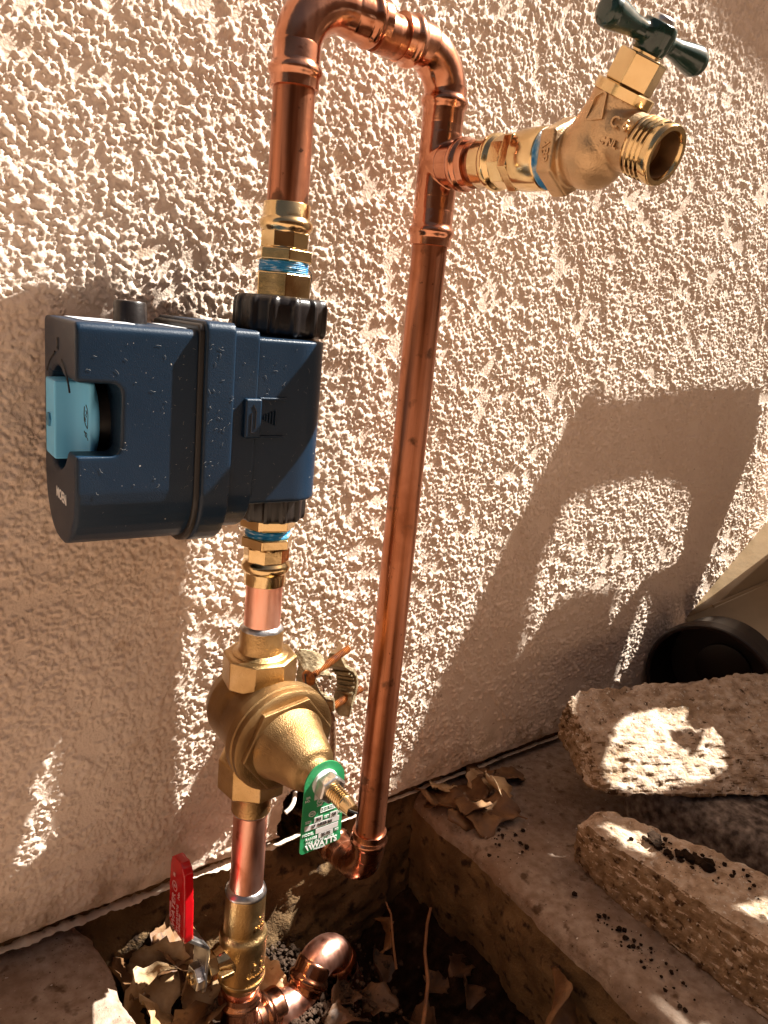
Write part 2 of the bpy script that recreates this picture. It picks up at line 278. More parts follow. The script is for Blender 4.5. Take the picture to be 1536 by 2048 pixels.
def stucco_height(x, z):
    w1, w2, w3, w4 = perlin2(x*300, z*300, 1), perlin2(x*300, z*300, 2), perlin2(x*900, z*900, 3), perlin2(x*900, z*900, 4)
    wx, wz = x+0.0006*w1+0.0005*w3, z+0.0006*w2+0.0005*w4
    dens = perlin2(x*30, z*30, 6)*0.50+perlin2(x*85, z*85, 7)*0.55+perlin2(x*9, z*9, 8)*0.22-0.20*sstep(0.35, 0.7, perlin2(x*16, z*11, 17))
    low = np.clip((0.08-z)/0.08, 0, 1)*0.12
    h1 = domes(wx, wz, 0.0025, 1, 0.42+dens-low); h2 = domes(wx+.01, wz, 0.0016, 2, 0.46+dens*0.9-low); h3 = domes(wx, wz+.02, 0.0042, 3, 0.18+dens*0.6-low)
    h = np.maximum(np.maximum(h1*1.0, h2*1.2), h3*0.75)
    h = h*0.95+0.00022*perlin2(x*560, z*560, 9)+0.0007*perlin2(x*18, z*18, 10)+0.0002*perlin2(x*120, z*120, 15)
    return h
xs = spaced([(-3, -0.4, 0.1), (-0.4, -0.16, 0.003), (-0.16, 0.34, 0.00076), (0.34, 0.70, 0.0012), (0.70, 1.02, 0.0020), (1.02, 1.5, 0.006), (1.5, 5, 0.25)])
zs = spaced([(0.0, 0.60, 0.00085), (0.60, 0.82, 0.0013), (0.82, 1.0, 0.005), (1.0, 2.6, 0.1)])
X, Z = np.meshgrid(xs, zs); H = stucco_height(X, Z)
edge = sstep(0.0, 0.006, Z); H = H*edge
base = 0.0016*perlin2(X*45, Z*0, 11)+0.0009*perlin2(X*160, Z*0, 12)
Zw = Z+base*np.clip(1-Z/0.02, 0, 1)
V = np.stack([X, WY-H, BZ+Zw], -1)
lip = V[0].copy(); lip[:, 1] = WY+0.016; lip[:, 2] += 0.001
V = np.concatenate([lip[None], V], 0); nr, nc = V.shape[:2]
cx = 0.5*(V[:-1, :-1, 0]+V[1:, 1:, 0]); cz = 0.5*(V[:-1, :-1, 2]+V[1:, 1:, 2])
hole = ((cx-0.073)/0.019)**2+((cz-BZ-0.013)/0.030)**2+0.35*perlin2(cx*70, cz*70, 13)+0.15*perlin2(cx*200, cz*200, 14)
wall = link('stucco_wall', mesh_grid('stucco_wall', V.reshape(-1, 3), nr, nc, hole > 1.0), 'stucco')
tag(wall, 'cream painted wall of rough dashed stucco behind the pipes', 'wall')
# broken cream lip of paint under the stucco edge
xl = spaced([(-0.35, 0.42, 0.0018)]); th = np.linspace(0, 2*pi, 9)
ctr = 0.0012*perlin2(xl*30, xl*0, 3)+0.0010*perlin2(xl*130, xl*0, 5)
rad = np.clip(0.0010+0.0024*perlin2(xl*38, xl*0+3, 4)+0.0014*perlin2(xl*210, xl*0, 6), 0.0003, 0.0034)*np.where(xl > 0.14, 0.12, 1)
gone = (np.abs(xl-0.074) < 0.02); rad = np.where(gone, 0.0002, rad)
Vl = np.stack([np.repeat(xl[:, None], 9, 1), WY+0.0035-np.cos(th)[None]*(rad[:, None]*1.7+0.002), (BZ-0.0085+ctr)[:, None]+np.sin(th)[None]*rad[:, None]], -1)
link('paint_lip', mesh_grid('paint_lip', Vl.reshape(-1, 3), len(xl), 9), 'paint_lip', wall)
# foundation below, with its cavity behind the broken stucco
xf = spaced([(-3, -0.3, 0.15), (-0.3, 0.45, 0.004), (0.45, 4, 0.15)]); zf = spaced([(-0.5, -0.22, 0.07), (-0.22, BZ-0.001, 0.004)])
XF, ZF = np.meshgrid(xf, zf)
YF = WY+0.014+0.006*perlin2(XF*18, ZF*18, 2)+0.0035*perlin2(XF*70, ZF*70, 3)+0.0018*perlin2(XF*190, ZF*190, 4)
YF += 0.07*np.exp(-(((XF-0.10)/0.03)**2+((ZF-0.02)/0.03)**2)**2)
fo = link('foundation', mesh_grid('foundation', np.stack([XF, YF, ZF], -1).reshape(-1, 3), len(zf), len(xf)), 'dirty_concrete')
tag(fo, 'soil stained concrete foundation below the cream stucco', 'foundation')
bm = B(); box(bm, (1, WY+0.10, 1.0), (8, 0.02, 3.2)); o = obj('wall_core', bm, 'dark', wall, world=False)  # near-black sheet behind the stucco hole: the unlit cavity's shade is its colour

# ================================================================== GROUND
def slab(name, xe, sgn, label):  # slabs, rubble, pot, planter and ledge litter: baked coordinates scaled about the camera
    """concrete slab beside the trench: profile from far edge over the worn arris down its face, swept along y"""
    ys = spaced([(-4, -0.55, 0.2), (-0.55, WY+0.010, 0.003)])
    prof = [(4.0, -0.02)]+[(d, -0.02) for d in np.concatenate([np.linspace(2.0, 0.5, 6), np.arange(0.497, 0.010, -0.0035)])]
    prof += [(0.010-0.010*sin(a), -0.030+0.010*cos(a)) for a in np.linspace(0.15, pi/2, 8)]+[(0.0, -z) for z in np.arange(0.034, 0.26, 0.004)]
    prof = np.array(prof); d, z = prof[:, 0], prof[:, 1]
    Xe = xe(ys)[:, None]; D, Y = np.meshgrid(d, ys); Zp = np.repeat(z[None], len(ys), 0)
    P = np.stack([D, Y, Zp], -1).reshape(-1, 3)
    Zp = Zp+0.0351
    nz = (0.0035*perlin3(P, 16, 1)+0.0022*perlin3(P, 60, 2)+0.0011*perlin3(P, 170, 3)).reshape(D.shape)
    face = np.clip(1-D/0.02, 0, 1); worn = np.clip(1-np.hypot(D, Zp-0.0151)/0.018, 0, 1)
    Xp = Xe+sgn*(D+face*nz*1.3+worn*np.abs(nz)*1.2+np.clip(-Zp-0.025, 0, 1)*face*0.18)
    Zq = Zp+(1-face)*nz*0.45*np.clip(1.6-D, 0.1, 1)-worn*np.abs(nz)
    me = mesh_grid(name, np.stack([Xp, Y, Zq], -1).reshape(-1, 3), len(ys), len(d))
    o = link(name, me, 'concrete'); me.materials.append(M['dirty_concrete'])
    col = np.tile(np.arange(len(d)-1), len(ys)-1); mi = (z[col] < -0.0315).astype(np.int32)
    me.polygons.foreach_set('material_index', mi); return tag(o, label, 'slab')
right_slab = slab('concrete_slab', lambda y: 0.1995+0.09*np.minimum(y+0.0925, 0)+0.004*perlin2(y*20, y*0, 5), 1, 'right concrete slab carrying the broken chunks beside the dark trench')
left_slab = slab('concrete_slab', lambda y: -0.0859-0.03*(y+.0375)+0.003*perlin2(y*24, y*0, 7), -1, 'left concrete slab below the red lever with a sunlit corner')
gx = spaced([(-0.35, -0.12, 0.01), (-0.12, 0.28, 0.0024), (0.28, 0.5, 0.02)]); gy = spaced([(-1.2, -0.32, 0.02), (-0.32, 0.0, 0.0024)])
GX, GY = np.meshgrid(gx, gy)
GZ = -0.088+0.010*perlin2(GX*16, GY*16, 1)+0.006*perlin2(GX*50, GY*50, 2)+0.003*perlin2(GX*140, GY*140, 3)+0.0014*perlin2(GX*330, GY*330, 4)
GZ -= 0.055*np.exp(-(((GX-0.14)/0.05)**2+((GY+0.06)/0.07)**2))-0.022*np.exp(-(((GX+0.03)/0.04)**2+((GY+0.04)/0.04)**2))
GZ += 0.040*np.exp(-(((GX+0.058)/0.030)**2+((GY+0.060)/0.034)**2)**1.5)+0.016*np.exp(-((GX-0.036)/0.02)**2-((GY+0.05)/0.02)**2)
soil = structure(link('trench_soil', mesh_grid('trench_soil', np.stack([GX, GY, GZ], -1).reshape(-1, 3), len(gy), len(gx)), 'soil'))
bm = B(); bmesh.ops.create_grid(bm, x_segments=2, y_segments=2, size=40, matrix=Matrix.Translation((0, 0, -0.30))); structure(obj('ground', bm, 'yard', world=False))
bm = B(); bmesh.ops.create_grid(bm, x_segments=2, y_segments=2, size=1, matrix=Matrix.Translation((0, -6.0, -0.024)) @ Matrix.Diagonal((9, 5.0, 1, 1))); structure(obj('yard', bm, 'yard', world=False))

# ================================================================== COPPER PIPEWORK
PY = -0.0875; RX = 0.1032; ZT = 0.578
VUP = Vector((0, 0, 1))
def socket(bm, o, d, n=48, r=0.0125, bead=0.0142, mark=True):
    """press socket starting at its open end o, running along d: guide ring, bead, shoulder"""
    p = [(0, 0.0113), (0.0004, r+0.0003), (0.0046, r+0.0003), (0.0056, r+0.0004), (0.0066, bead-0.0006), (0.0078, bead), (0.0096, bead), (0.0110, bead-0.0008), (0.0120, r+0.0002), (0.0132, r), (0.0205, r), (0.0222, r-0.0004), (0.0235, 0.0113)]
    lathe(bm, o, d, p, n, rf=(lambda k: 1+0.006*cos(6*2*pi*k/n)) if mark else None)
def bend(bm, c, a0, a1, e1, e2, r=0.0116, steps=14, rad=0.026, bulge=0.0006):
    pts = []; rr = []
    for i in range(steps+1):
        a = a0+(a1-a0)*i/steps; pts.append(Vector(c)+Vector(e1)*cos(a)*rad+Vector(e2)*sin(a)*rad); rr.append(r+bulge*sin(pi*i/steps))
    sweep(bm, pts, rr, 40)
cp = thing('copper_pipework', 'polished copper loop rising from the water meter and dropping beside it to the wall', 'pipework', (RX, PY, 0.02))
bm = B(); lathe(bm, (0, PY, 0.478), VUP, [(0, 0.0111), (0.062, 0.0111)], 64); obj('riser_pipe', bm, 'copper_tube', cp)
bm = B(); lathe(bm, (RX, PY, 0.049), VUP, [(0, 0.0111), (0.427, 0.0111)], 64); obj('drop_pipe', bm, 'copper_tube', cp)
bm = B(); lathe(bm, (0.048, PY, ZT), (1, 0, 0), [(0, 0.0111), (0.022, 0.0111)], 48); obj('link_pipe', bm, 'copper_tube', cp)
EX, EZ = Vector((1, 0, 0)), Vector((0, 0, 1))
bm = B(); socket(bm, (0, PY, 0.536), EZ); bend(bm, (0.0255, PY, 0.5555), pi, pi/2, EX, EZ, rad=0.0255, r=0.0122); lathe(bm, (0, PY, 0.552), EZ, [(0, .0121), (.006, .0122)]); lathe(bm, (0.0255, PY, 0.581), EX, [(0, .0122), (.005, .0121)]); socket(bm, (0.0525, PY, 0.581), (-1, 0, 0)); obj('elbow', bm, 'copper', cp, 50)
bm = B(); socket(bm, (0.0645, PY, 0.579), EX); bend(bm, (0.079, PY, 0.5548), pi/2, 0, EX, EZ, rad=0.0242, r=0.0120); lathe(bm, (RX, PY, 0.536), EZ, [(0, .0111), (.021, .0111)]); obj('elbow', bm, 'copper', cp, 50)
# tee
bm = B(); socket(bm, (RX, PY, 0.5620), (0, 0, -1)); socket(bm, (RX, PY, 0.4715), EZ)
bibd = Vector((cos(R(86)), -sin(R(86)), -0.025)).normalized()
lathe(bm, (RX, PY, 0.490), EZ, [(0, .0124), (.055, .0124)])
obj('tee', bm, 'copper', cp, 50)
bm = B(); lathe(bm, (RX, PY, 0.497), EZ, [(0, .0120), (.003, .0125), (.039, .0125), (.042, .0120)], 48); lathe(bm, (RX, PY, 0.518), bibd, [(0.0, .0125), (0.021, .0127)], 48)
me = fuse(bm, 0.0006, 10); link('tee_branch', me, 'copper', cp, True)
bm = B(); socket(bm, Vector((RX, PY, 0.518))+bibd*0.0305, -bibd, r=0.0130, bead=0.0152); obj('tee_collar', bm, 'copper', cp, 50)
bm = B(); lathe(bm, Vector((RX, PY, 0.518))+bibd*0.022, bibd, [(0, .0111), (.022, .0111)], 48); obj('stub_pipe', bm, 'copper_tube', cp)
# foot elbow into the wall
bm = B(); socket(bm, (RX, PY, 0.0535), (0, 0, -1)); bend(bm, (RX, PY+0.0245, 0.0375), pi, 1.5*pi, Vector((0, 1, 0)), EZ, rad=0.0245, r=0.0122); lathe(bm, (RX, PY+0.0245, 0.013), (0, 1, 0), [(0, .0122), (.004, .0122)]); socket(bm, (RX, PY+0.0485, 0.013), (0, -1, 0)); obj('elbow', bm, 'copper', cp, 50)
bm = B(); lathe(bm, (RX, PY+0.044, 0.013), (0, 1, 0), [(0, .0111), (.085, .0111)], 40); obj('wall_pipe', bm, 'copper_tube', cp)

# lower copper: tee under the ball valve, street bend to the right, second elbow down into the soil
lc = thing('copper_elbow_run', 'pink copper tee and curved elbows under the brass ball valve in the trench', 'pipework', (0, PY, -0.09))
bm = B(); lathe(bm, (0, PY, -0.060), EZ, [(0, .0111), (.036, .0111)], 48); obj('stub_pipe', bm, 'copper_pale', lc)
bm = B(); socket(bm, (0, PY, -0.0350), (0, 0, -1), r=.0130, bead=.0150); obj('tee_collar', bm, 'copper', lc, 50)
bm = B(); lathe(bm, (0, PY, -0.125), EZ, [(0, .0125), (.074, .0130)], 40); lathe(bm, (0, PY, -0.071), (1, 0.05, 0.0), [(0, .0125), (0.017, .0125)], 40)
link('tee', fuse(bm, 0.0007, 8), 'copper', lc, True)
q0 = Vector((0.0150, PY+0.001, -0.0715)); q1 = Vector((0.034, PY+0.003, -0.0785))
bm = B(); socket(bm, q0-Vector((0.002, 0, 0)), (1, 0.08, 0.0), r=.0136, bead=.0158); obj('bend_collar', bm, 'copper', lc, 50)
path = [Vector((0.030, PY+0.001, -0.0725)), Vector((0.038, PY+0.001, -0.0745)), Vector((0.0450, PY+0.002, -0.0755)), Vector((0.0510, PY+0.003, -0.0750)), Vector((0.0560, PY+0.004, -0.0730)), Vector((0.0600, PY+0.005, -0.0695)), Vector((0.0630, PY+0.006, -0.0650))]
bm = B(); sweep(bm, path, [0.0126]*len(path), 40); obj('street_bend', bm, 'copper_pale', lc, 60)
dd = (path[-1]-path[-2]).normalized()
bm = B(); socket(bm, path[-1]-dd*0.010, dd, r=.0138, bead=.0160); obj('elbow_collar', bm, 'copper', lc, 50)
t0 = path[-1]+dd*0.004; e2 = (Vector((1.0, 0.15, -0.45))-dd*Vector((1.0, 0.15, -0.45)).dot(dd)).normalized(); pts = [t0+(dd*sin(a)+e2*(1-cos(a)))*0.0150 for a in np.linspace(0, R(128), 12)]; pts += [pts[-1]+(pts[-1]-pts[-2]).normalized()*k for k in (0.015, 0.05, 0.09)]
bm = B(); sweep(bm, pts, [0.0136]*len(pts), 40); obj('elbow', bm, 'copper_pale', lc, 60)
bm = B(); lathe(bm, pts[11], (pts[12]-pts[11]), [(0, .0138), (.003, .0158), (.006, .0158), (.009, .0140), (.014, .0138)], 40); obj('elbow_collar', bm, 'copper', lc, 50)
bm = B(); cvp = []
sx0 = R(-62)
me = curve_mesh([[(-.0075, -.0028), (.0075, -.0028), (.0075, .0028), (-.0075, .0028)]], 0.0003)
def wrap(me, o, d, r):
    d = Vector(d).normalized(); w = VUP.cross(d)
    bmx = B(); bmx.from_mesh(me); bmesh.ops.subdivide_edges(bmx, edges=bmx.edges[:], cuts=6, use_grid_fill=True); bmx.to_mesh(me); bmx.free()
    for v in me.vertices:
        a = v.co.x/r; v.co = Vector(o)+(d*cos(a)+w*sin(a))*(r+v.co.z)+VUP*v.co.y
    return me
bm.free()
st = link('sticker', wrap(me, (0, PY, -0.0635), (0.03, -1, 0), 0.0133), 'ink', lc, True)
link('sticker_lettering', wrap_text('viega', 0.0048, (0, PY, -0.0635), (0.03, -1, 0), VUP, 0.01335, 0.0003, 1.2), 'white_print', st, True)

# ================================================================== BRASS PRESS ADAPTERS
def adapter(label, z0, sgn, loc_d=None, origin=None):
    """press x thread adapter: socket end at z0, running along sgn*z: guide ring, bead, faceted body, hex, seal tape, male hex"""
    d = Vector(loc_d) if loc_d else Vector((0, 0, sgn)); o = Vector(origin) if origin else Vector((0, PY, z0))
    t = thing('brass_adapter', label, 'pipe fitting', o, group='brass press adapters')
    bm = B(); lathe(bm, o, d, [(0, .0112), (.0003, .0126), (.0006, .0128), (.0072, .0128), (.0082, .0132), (.0090, .0140), (.0102, .0146), (.0124, .0146), (.0136, .0140), (.0146, .0131), (.0156, .0126), (.0225, .0126), (.0238, .0129)], 48)
    obj('press_socket', bm, 'brass', t, 40)
    bm = B(); prism(bm, o, d, .0150, .0236, .0252, 8, R(11), 0.0006); obj('pressed_body', bm, 'brass', t, 25, 0.0005)
    bm = B(); prism(bm, o, d, .0238, .0305, .0275, 6, R(20), 0.0010); obj('hex', bm, 'brass', t, 25, 0.0005)
    return t, o, d
def tape(t, o, d, s0, s1, r, m='tape'):
    bm = B(); n = 6; prof = [(s0, r-.002)]
    for k in range(n):
        a = s0+(s1-s0)*k/n; b = (s1-s0)/n; prof += [(a+b*0.1, r-.0004+0.0005*random.random()), (a+b*0.5, r+0.0003*random.random()), (a+b*0.9, r-.0003)]
    prof.append((s1, r-.002)); lathe(bm, o, d, prof, 48, rf=lambda k: 1+0.012*sin(k*1.7)*sin(k*0.31)); return obj('sealing_tape', bm, m, t, 60)
t, o, d = adapter('brass adapter with blue tape on top of the black scalloped nut', 0.4805, -1)
tape(t, o, d, .0303, .0362, .0136)
bm = B(); sweep(bm, [(0.0098, PY-0.0095, 0.4475), (0.0118, PY-0.0098, 0.4455), (0.0130, PY-0.0088, 0.4430), (0.0118, PY-0.0102, 0.4385), (0.0106, PY-0.0112, 0.4345)], 0.0003, 6); obj('tape_thread', bm, 'ink', t)
bm = B(); prism(bm, o, d, .0362, .0500, .0285, 6, R(24), .0012); obj('hex', bm, 'brass', t, 25, 0.0006)
t, o, d = adapter('brass adapter with blue tape under the navy shutoff, above short copper pipe', 0.2640, 1)
tape(t, o, d, .0303, .0352, .0132)
bm = B(); prism(bm, o, d, .0352, .0440, .0290, 6, R(12), .0014); obj('hex', bm, 'brass', t, 25, 0.0006)

# short copper pipes of the left column
bm = B(); lathe(bm, (0, PY, 0.222), EZ, [(0, .0111), (.046, .0111)], 64)
tag(obj('copper_pipe', bm, 'copper_pale', None, world=False), 'short pink copper pipe soldered into the top of the bronze regulator', 'pipe')
bm = B(); lathe(bm, (0, PY, 0.040), EZ, [(0, .0111), (.070, .0111)], 64)
tag(obj('copper_pipe', bm, 'copper_pale', None, world=False), 'pink copper pipe between bronze regulator and brass ball valve', 'pipe')

# ================================================================== PRESSURE REGULATOR
pr = thing('pressure_regulator', 'cast bronze pressure regulator with a bell cap pointing towards the viewer', 'valve', (0, PY, 0.107))
PC = Vector((0, PY, 0.178)); PD = Vector((0.0, -0.9977, -0.067)).normalized()
bm = B(); lathe(bm, (0, PY, 0.128), EZ, [(0, .0165), (.030, .0175), (.045, .0185), (.073, .0170)], 40)
ball(bm, PC, 0.0265, (1.0, 1.0, 0.95), 32); lathe(bm, PC-PD*0.026, PD, [(0, .017), (.004, .0245), (.012, .0275), (.030, .0275), (.050, .0305)], 48)
link('body', fuse(bm, 0.0009, 6), 'bronze', pr, True)
bm = B(); lathe(bm, PC, PD, [(.0225, .024), (.0230, .0325), (.0240, .0335), (.0300, .0338), (.0306, .0328), (.0312, .0328), (.0318, .0332), (.0352, .0332), (.0360, .0322), (.0366, .0290), (.0368, .020)], 72)
obj('flange', bm, 'bronze', pr, 40)
bm = B(); prism(bm, PC, PD, .0360, .0400, .0520, 6, R(8), .0008); obj('hex_boss', bm, 'bronze', pr, 25, 0.0007)
bm = B(); lathe(bm, PC, PD, [(.036, .0246), (.0400, .0238), (.0425, .0222), (.050, .0197), (.060, .0168), (.0645, .0153), (.0672, .0138), (.0686, .0118), (.0694, .0098), (.0708, .0088), (.0755, .0084), (.0765, .0080), (.0768, .004)], 64); obj('bell', bm, 'bronze', pr, 60)
def union(z0, z1, af, n, ph, nm):
    bm = B(); prism(bm, (0, PY, z0), EZ, 0, z1-z0, af, n, ph, .0016); obj(nm, bm, 'cast_brass', pr, 25, 0.0008)
union(0.1985, 0.2185, 0.0425, 8, R(10), 'union_nut')
union(0.1255, 0.1475, 0.0420, 8, R(28), 'union_nut')
bm = B(); lathe(bm, (0, PY, 0.2180), EZ, [(0, .0172), (.0008, .0172), (.0014, .0164), (.0016, .0150), (.0026, .0138), (.005, .0135), (.0160, .0134), (.0171, .0131), (.0171, .011)], 56); obj('tailpiece', bm, 'cast_brass', pr, 40)
bm = B(); lathe(bm, (0, PY, 0.2346), EZ, [(0, .0133), (.0006, .0133), (.0022, .0118), (.0030, .0111)], 56, rf=lambda k: 1+0.012*sin(k*0.9)); obj('solder_ring', bm, 'solder', pr, 60)
bm = B(); lathe(bm, (0, PY, 0.1080), EZ, [(0, .0118), (.0, .0128), (.010, .0130), (.0155, .0150)], 56); obj('tailpiece', bm, 'cast_brass', pr, 40)
bm = B(); lathe(bm, (0, PY, 0.1060), EZ, [(0, .0112), (.0005, .0119), (.0022, .0127)], 56, rf=lambda k: 1+0.012*sin(k*0.9)); obj('solder_ring', bm, 'solder', pr, 60)
# adjusting screw with real threads, washer face and lock nut
def screw(bm, o, d, s0, s1, r, pitch, depth, n=20):
    prof = [(s0, r)]; s = s0
    while s < s1-pitch: prof += [(s+pitch*0.25, r), (s+pitch*0.55, r-depth), (s+pitch*0.75, r-depth), (s+pitch, r)]; s += pitch
    return lathe(bm, o, d, prof+[(s1, r*0.96)], n)
bm = B(); screw(bm, PC, PD, .074, .1000, .0049, .0017, .0008, 24); lathe(bm, PC, PD, [(.0998, .0046), (.1040, .0040), (.1062, .0036), (.1066, .0020)], 24)
obj('adjusting_screw', bm, 'brass', pr, 40)
u, v, w_ = frame(PD); rt = Matrix((u, v, w_)).transposed()
bm = B(); box(bm, PC+PD*.1061, (.0010, .0072, .0024), rt @ Matrix.Rotation(R(55), 3, 'Z')); obj('screw_slot', bm, 'ink', pr)
bm = B(); prism(bm, PC, PD, .0805, .0880, .0150, 6, R(20), .0012); obj('lock_nut', bm, 'steel', pr, 25, 0.0005)

# green hang tag on the adjusting screw
TGL = Vector((0.0, PY, 0.0))+PD*0; tc = PC+PD*0.0790
tg = thing('valve_tag', 'green plastic data tag hanging from the regulator screw', 'tag', tc)
W2, Ht, hr = 0.0128, 0.0545, 0.0072
out = [(W2*cos(a), W2*sin(a)) for a in np.linspace(0, pi, 22)]+[(-W2-.0004, -.02)]+[(-W2+.0018-.0006-0.0018*cos(a)*1.0, -Ht+W2-0+.0022-.0022*sin(a)) for a in np.linspace(0, pi/2, 6)][0:0]
out += [(-W2-.0008, -Ht+W2+.0022), (-W2-.0002, -Ht+W2+.0006), (-W2+.0014, -Ht+W2), (W2-.0014, -Ht+W2+.0016), (W2-.0002, -Ht+W2+.0022), (W2+.0002, -Ht+W2+.0038)]
hole_ = [(hr*cos(a), hr*sin(a)) for a in np.linspace(2*pi, 0, 24, endpoint=False)]
tx, ty = Vector((1, -0.06, 0.0)), Vector((0.03, 0.03, 1))
link('plate', place(curve_mesh([out, hole_], 0.0007), tc, tx, ty), 'tag_green', tg, True)
rim_o = [(x*1.0, y) for x, y in out]
tz = tx.normalized().cross(ty.normalized()); 
def on_tag(me, x, y, h=0.0006): return place(me, tc+tx.normalized()*x+ty.normalized()*y+tz*h, tx, ty)
sh = 0.0 ; YB = -Ht+W2
skew = 0.03
def rect(w, h, dx=0): return [(-w/2+dx, -h/2-skew*w/2), (w/2+dx, -h/2+skew*w/2), (w/2+dx, h/2+skew*w/2), (-w/2+dx, h/2-skew*w/2)]
panels = [(-.0038, YB+.0345, .0045, .0040), (-.0022, YB+.0198, .0052, .0032), (.0078, YB+.0200, .0050, .0034), (.0005, YB+.0162, .0222, .0031), (.0040, YB+.0124, .0146, .0031), (.0035, YB+.0090, .0095, .0031)]
bm = join([on_tag(curve_mesh([rect(w, h)], 0.0002), x, y) for x, y, w, h in panels]); obj('print_panel', bm, 'grey_print', tg, 30)
lines = [('SER.', -.0098, YB+.0350, .0018), ('NO.', -.0102, YB+.0330, .0018), ('SIZE', -.0086, YB+.0196, .0022), ('SET', .0031, YB+.0199, .0022), ('PSI', .0118, YB+.0202, .0020), ('MODEL', -.0082, YB+.0118, .0023), ('RANGE', -.0058, YB+.0086, .0023), ('PSI', .0106, YB+.0094, .0022), ('MAX. 400 PSI / 180\u00b0F', .0, YB+.0062, .0021), ('Watts.com', .0, YB+.0013, .0018), ('NSF', -.0066, YB+.0243, .0018), ('LEAD FREE', .0035, YB+.0250, .0019), ('W', -.0022, YB+.0305, .0026), ('UPC', .0058, YB+.0318, .0016), ('IAPMO', -.0022, YB+.0282, .0012)]
txt = [on_tag(text_mesh(b, s*1.02, .0002, 0.95), x, y) for b, x, y, s in lines]+[on_tag(text_mesh('WATTS', .0050, .0002, 1.0, 0.00014), .0030, YB+.0036)]
def ringpoly(r0, r1, sx=1): return [[(r1*sx*cos(a), r1*sin(a)) for a in np.linspace(0, 2*pi, 20, endpoint=False)], [(r0*sx*cos(a), r0*sin(a)) for a in np.linspace(2*pi, 0, 20, endpoint=False)]]
txt += [on_tag(curve_mesh(ringpoly(.0017, .0020), .0002), -.0022, YB+.0305), on_tag(curve_mesh(ringpoly(.0014, .0017, 1.3), .0002), -.0066, YB+.0243), on_tag(curve_mesh(ringpoly(.0015, .0018, 1.1), .0002), .0058, YB+.0318)]
txt += [on_tag(curve_mesh([rect(.0100, .0030), [(x*0.94, y*0.8) for x, y in rect(.0100, .0030)][::-1]], .0002), .0036, YB+.0250)]
txt += [on_tag(curve_mesh([[(-.0105+k*.0022, YB+.0050), (-.0092+k*.0022, YB+.0050), (-.0080+k*.0022, YB+.0016), (-.0086+k*.0022, YB+.0016)]], .0002), 0, 0) for k in range(2)]
obj('lettering', join(txt), 'white_print', tg, 30)
dark = [('LF  N55B M1', .0005, YB+.0162, .0024), ('50', .0078, YB+.0200, .0026), ('25-75', .0035, YB+.0090, .0025), ('3/4', -.0022, YB+.0198, .0025)]
obj('stamped_lettering', join([on_tag(text_mesh(b, s*1.1, .0002, 0.95, 0.00004), x, y, .0008) for b, x, y, s in dark]), 'ink', tg, 30)
bm = B(); lathe(bm, PC, PD, [(.0785, .004), (.0785, .0080), (.0800, .0080), (.0803, .0076), (.0803, .0045)], 40); obj('washer', bm, 'white_print', pr, 40)

# ================================================================== SMART SHUTOFF VALVE
DV = thing('water_shutoff', 'boxy navy and black motorised water shutoff with a light blue knob', 'shutoff valve', (0, PY, 0.36), (0, 0, R(-4)))
def rrect(hw, z0, z1, rt_, rb, n=8):
    """rounded outline in (y, z): small radius on top, deep round at the bottom"""
    P = []
    for cy, cz, r, a0 in ((hw-rt_, z1-rt_, rt_, 0), (-hw+rt_, z1-rt_, rt_, pi/2), (-hw+rb, z0+rb, rb, pi), (hw-rb, z0+rb, rb, 1.5*pi)):
        P += [(cy+r*cos(a0+pi/2*k/n), cz+r*sin(a0+pi/2*k/n)) for k in range(n+1)]
    return P
def shift(P, y): return [(a+y, b) for a, b in P]
def extr_x(bm, outline, x0, x1, ch=0.0):
    rs = []
    cyy = sum(p[0] for p in outline)/len(outline); czz = sum(p[1] for p in outline)/len(outline)
    def rg(x, k): return [bm.verts.new((x, cyy+(y-cyy)*k, czz+(z-czz)*k)) for y, z in outline]
    skin(bm, [rg(x0, 1), rg(x1, 1)]); return bm
def extr_z(bm, outline, z0, z1, ins=0.0):
    def rg(z, k): return [bm.verts.new((x*1.0-(0 if k == 0 else 0), y, z)) for x, y in outline]
    skin(bm, [rg(z0, 0), rg(z1, 0)]); return bm
KY, KZ = -0.008, 0.0045
BY = -0.0113            # middle of the motor box between its near and far side
bm = B(); extr_x(bm, shift(rrect(.0338, -.0560, .0515, .0035, .031), BY), -.1188, -.0500)
cut1 = B(); lathe(cut1, (-.0985, KY, KZ), (-1, 0, 0), [(0, .0246), (.04, .0246)], 48)
cut2 = B()
o2 = [(-.130, -.0080), (-.1030, -.0080), (-.1000, -.0068), (-.0988, -.0040), (-.0985, .0195), (-.0994, .0230), (-.1018, .0250), (-.130, .0252)]
skin(cut2, [[cut2.verts.new((x_, -.07, z_)) for x_, z_ in o2], [cut2.verts.new((x_, .01, z_)) for x_, z_ in o2]])
me = fuse(bm, 0.0010, 5, [cut1, cut2]); link('motor_housing', me, 'navy', DV)
bm = B(); lathe(bm, (-.0978, KY, KZ), (-1, 0, 0), [(0, .0180), (.011, .0170)], 40); obj('knob_recess', bm, 'rubber', DV, world=False)
bm = B(); lathe(bm, (-.1040, KY, KZ), (-1, 0, 0), [(0, .0205), (.0008, .0212), (.0022, .0212), (.0040, .0195)], 56)
for k in range(36):
    f = k/35; hw = .0100+.0095*(1-f)**5; box(bm, (-.1072-.0138*f, KY, KZ), (.0024, hw*2, .0375*(1-0.02*f)))
kb = link('knob', fuse(bm, 0.0006, 7), 'knob_blue', DV)
bm = B(); prism(bm, (-.1205, KY+.0005, KZ-.001), (-1, 0, 0), 0, .0022, .0062, 6, 0, .0001); obj('hex_socket', bm, 'socket_blue', kb, world=False).location = (-0.0004, 0, 0)
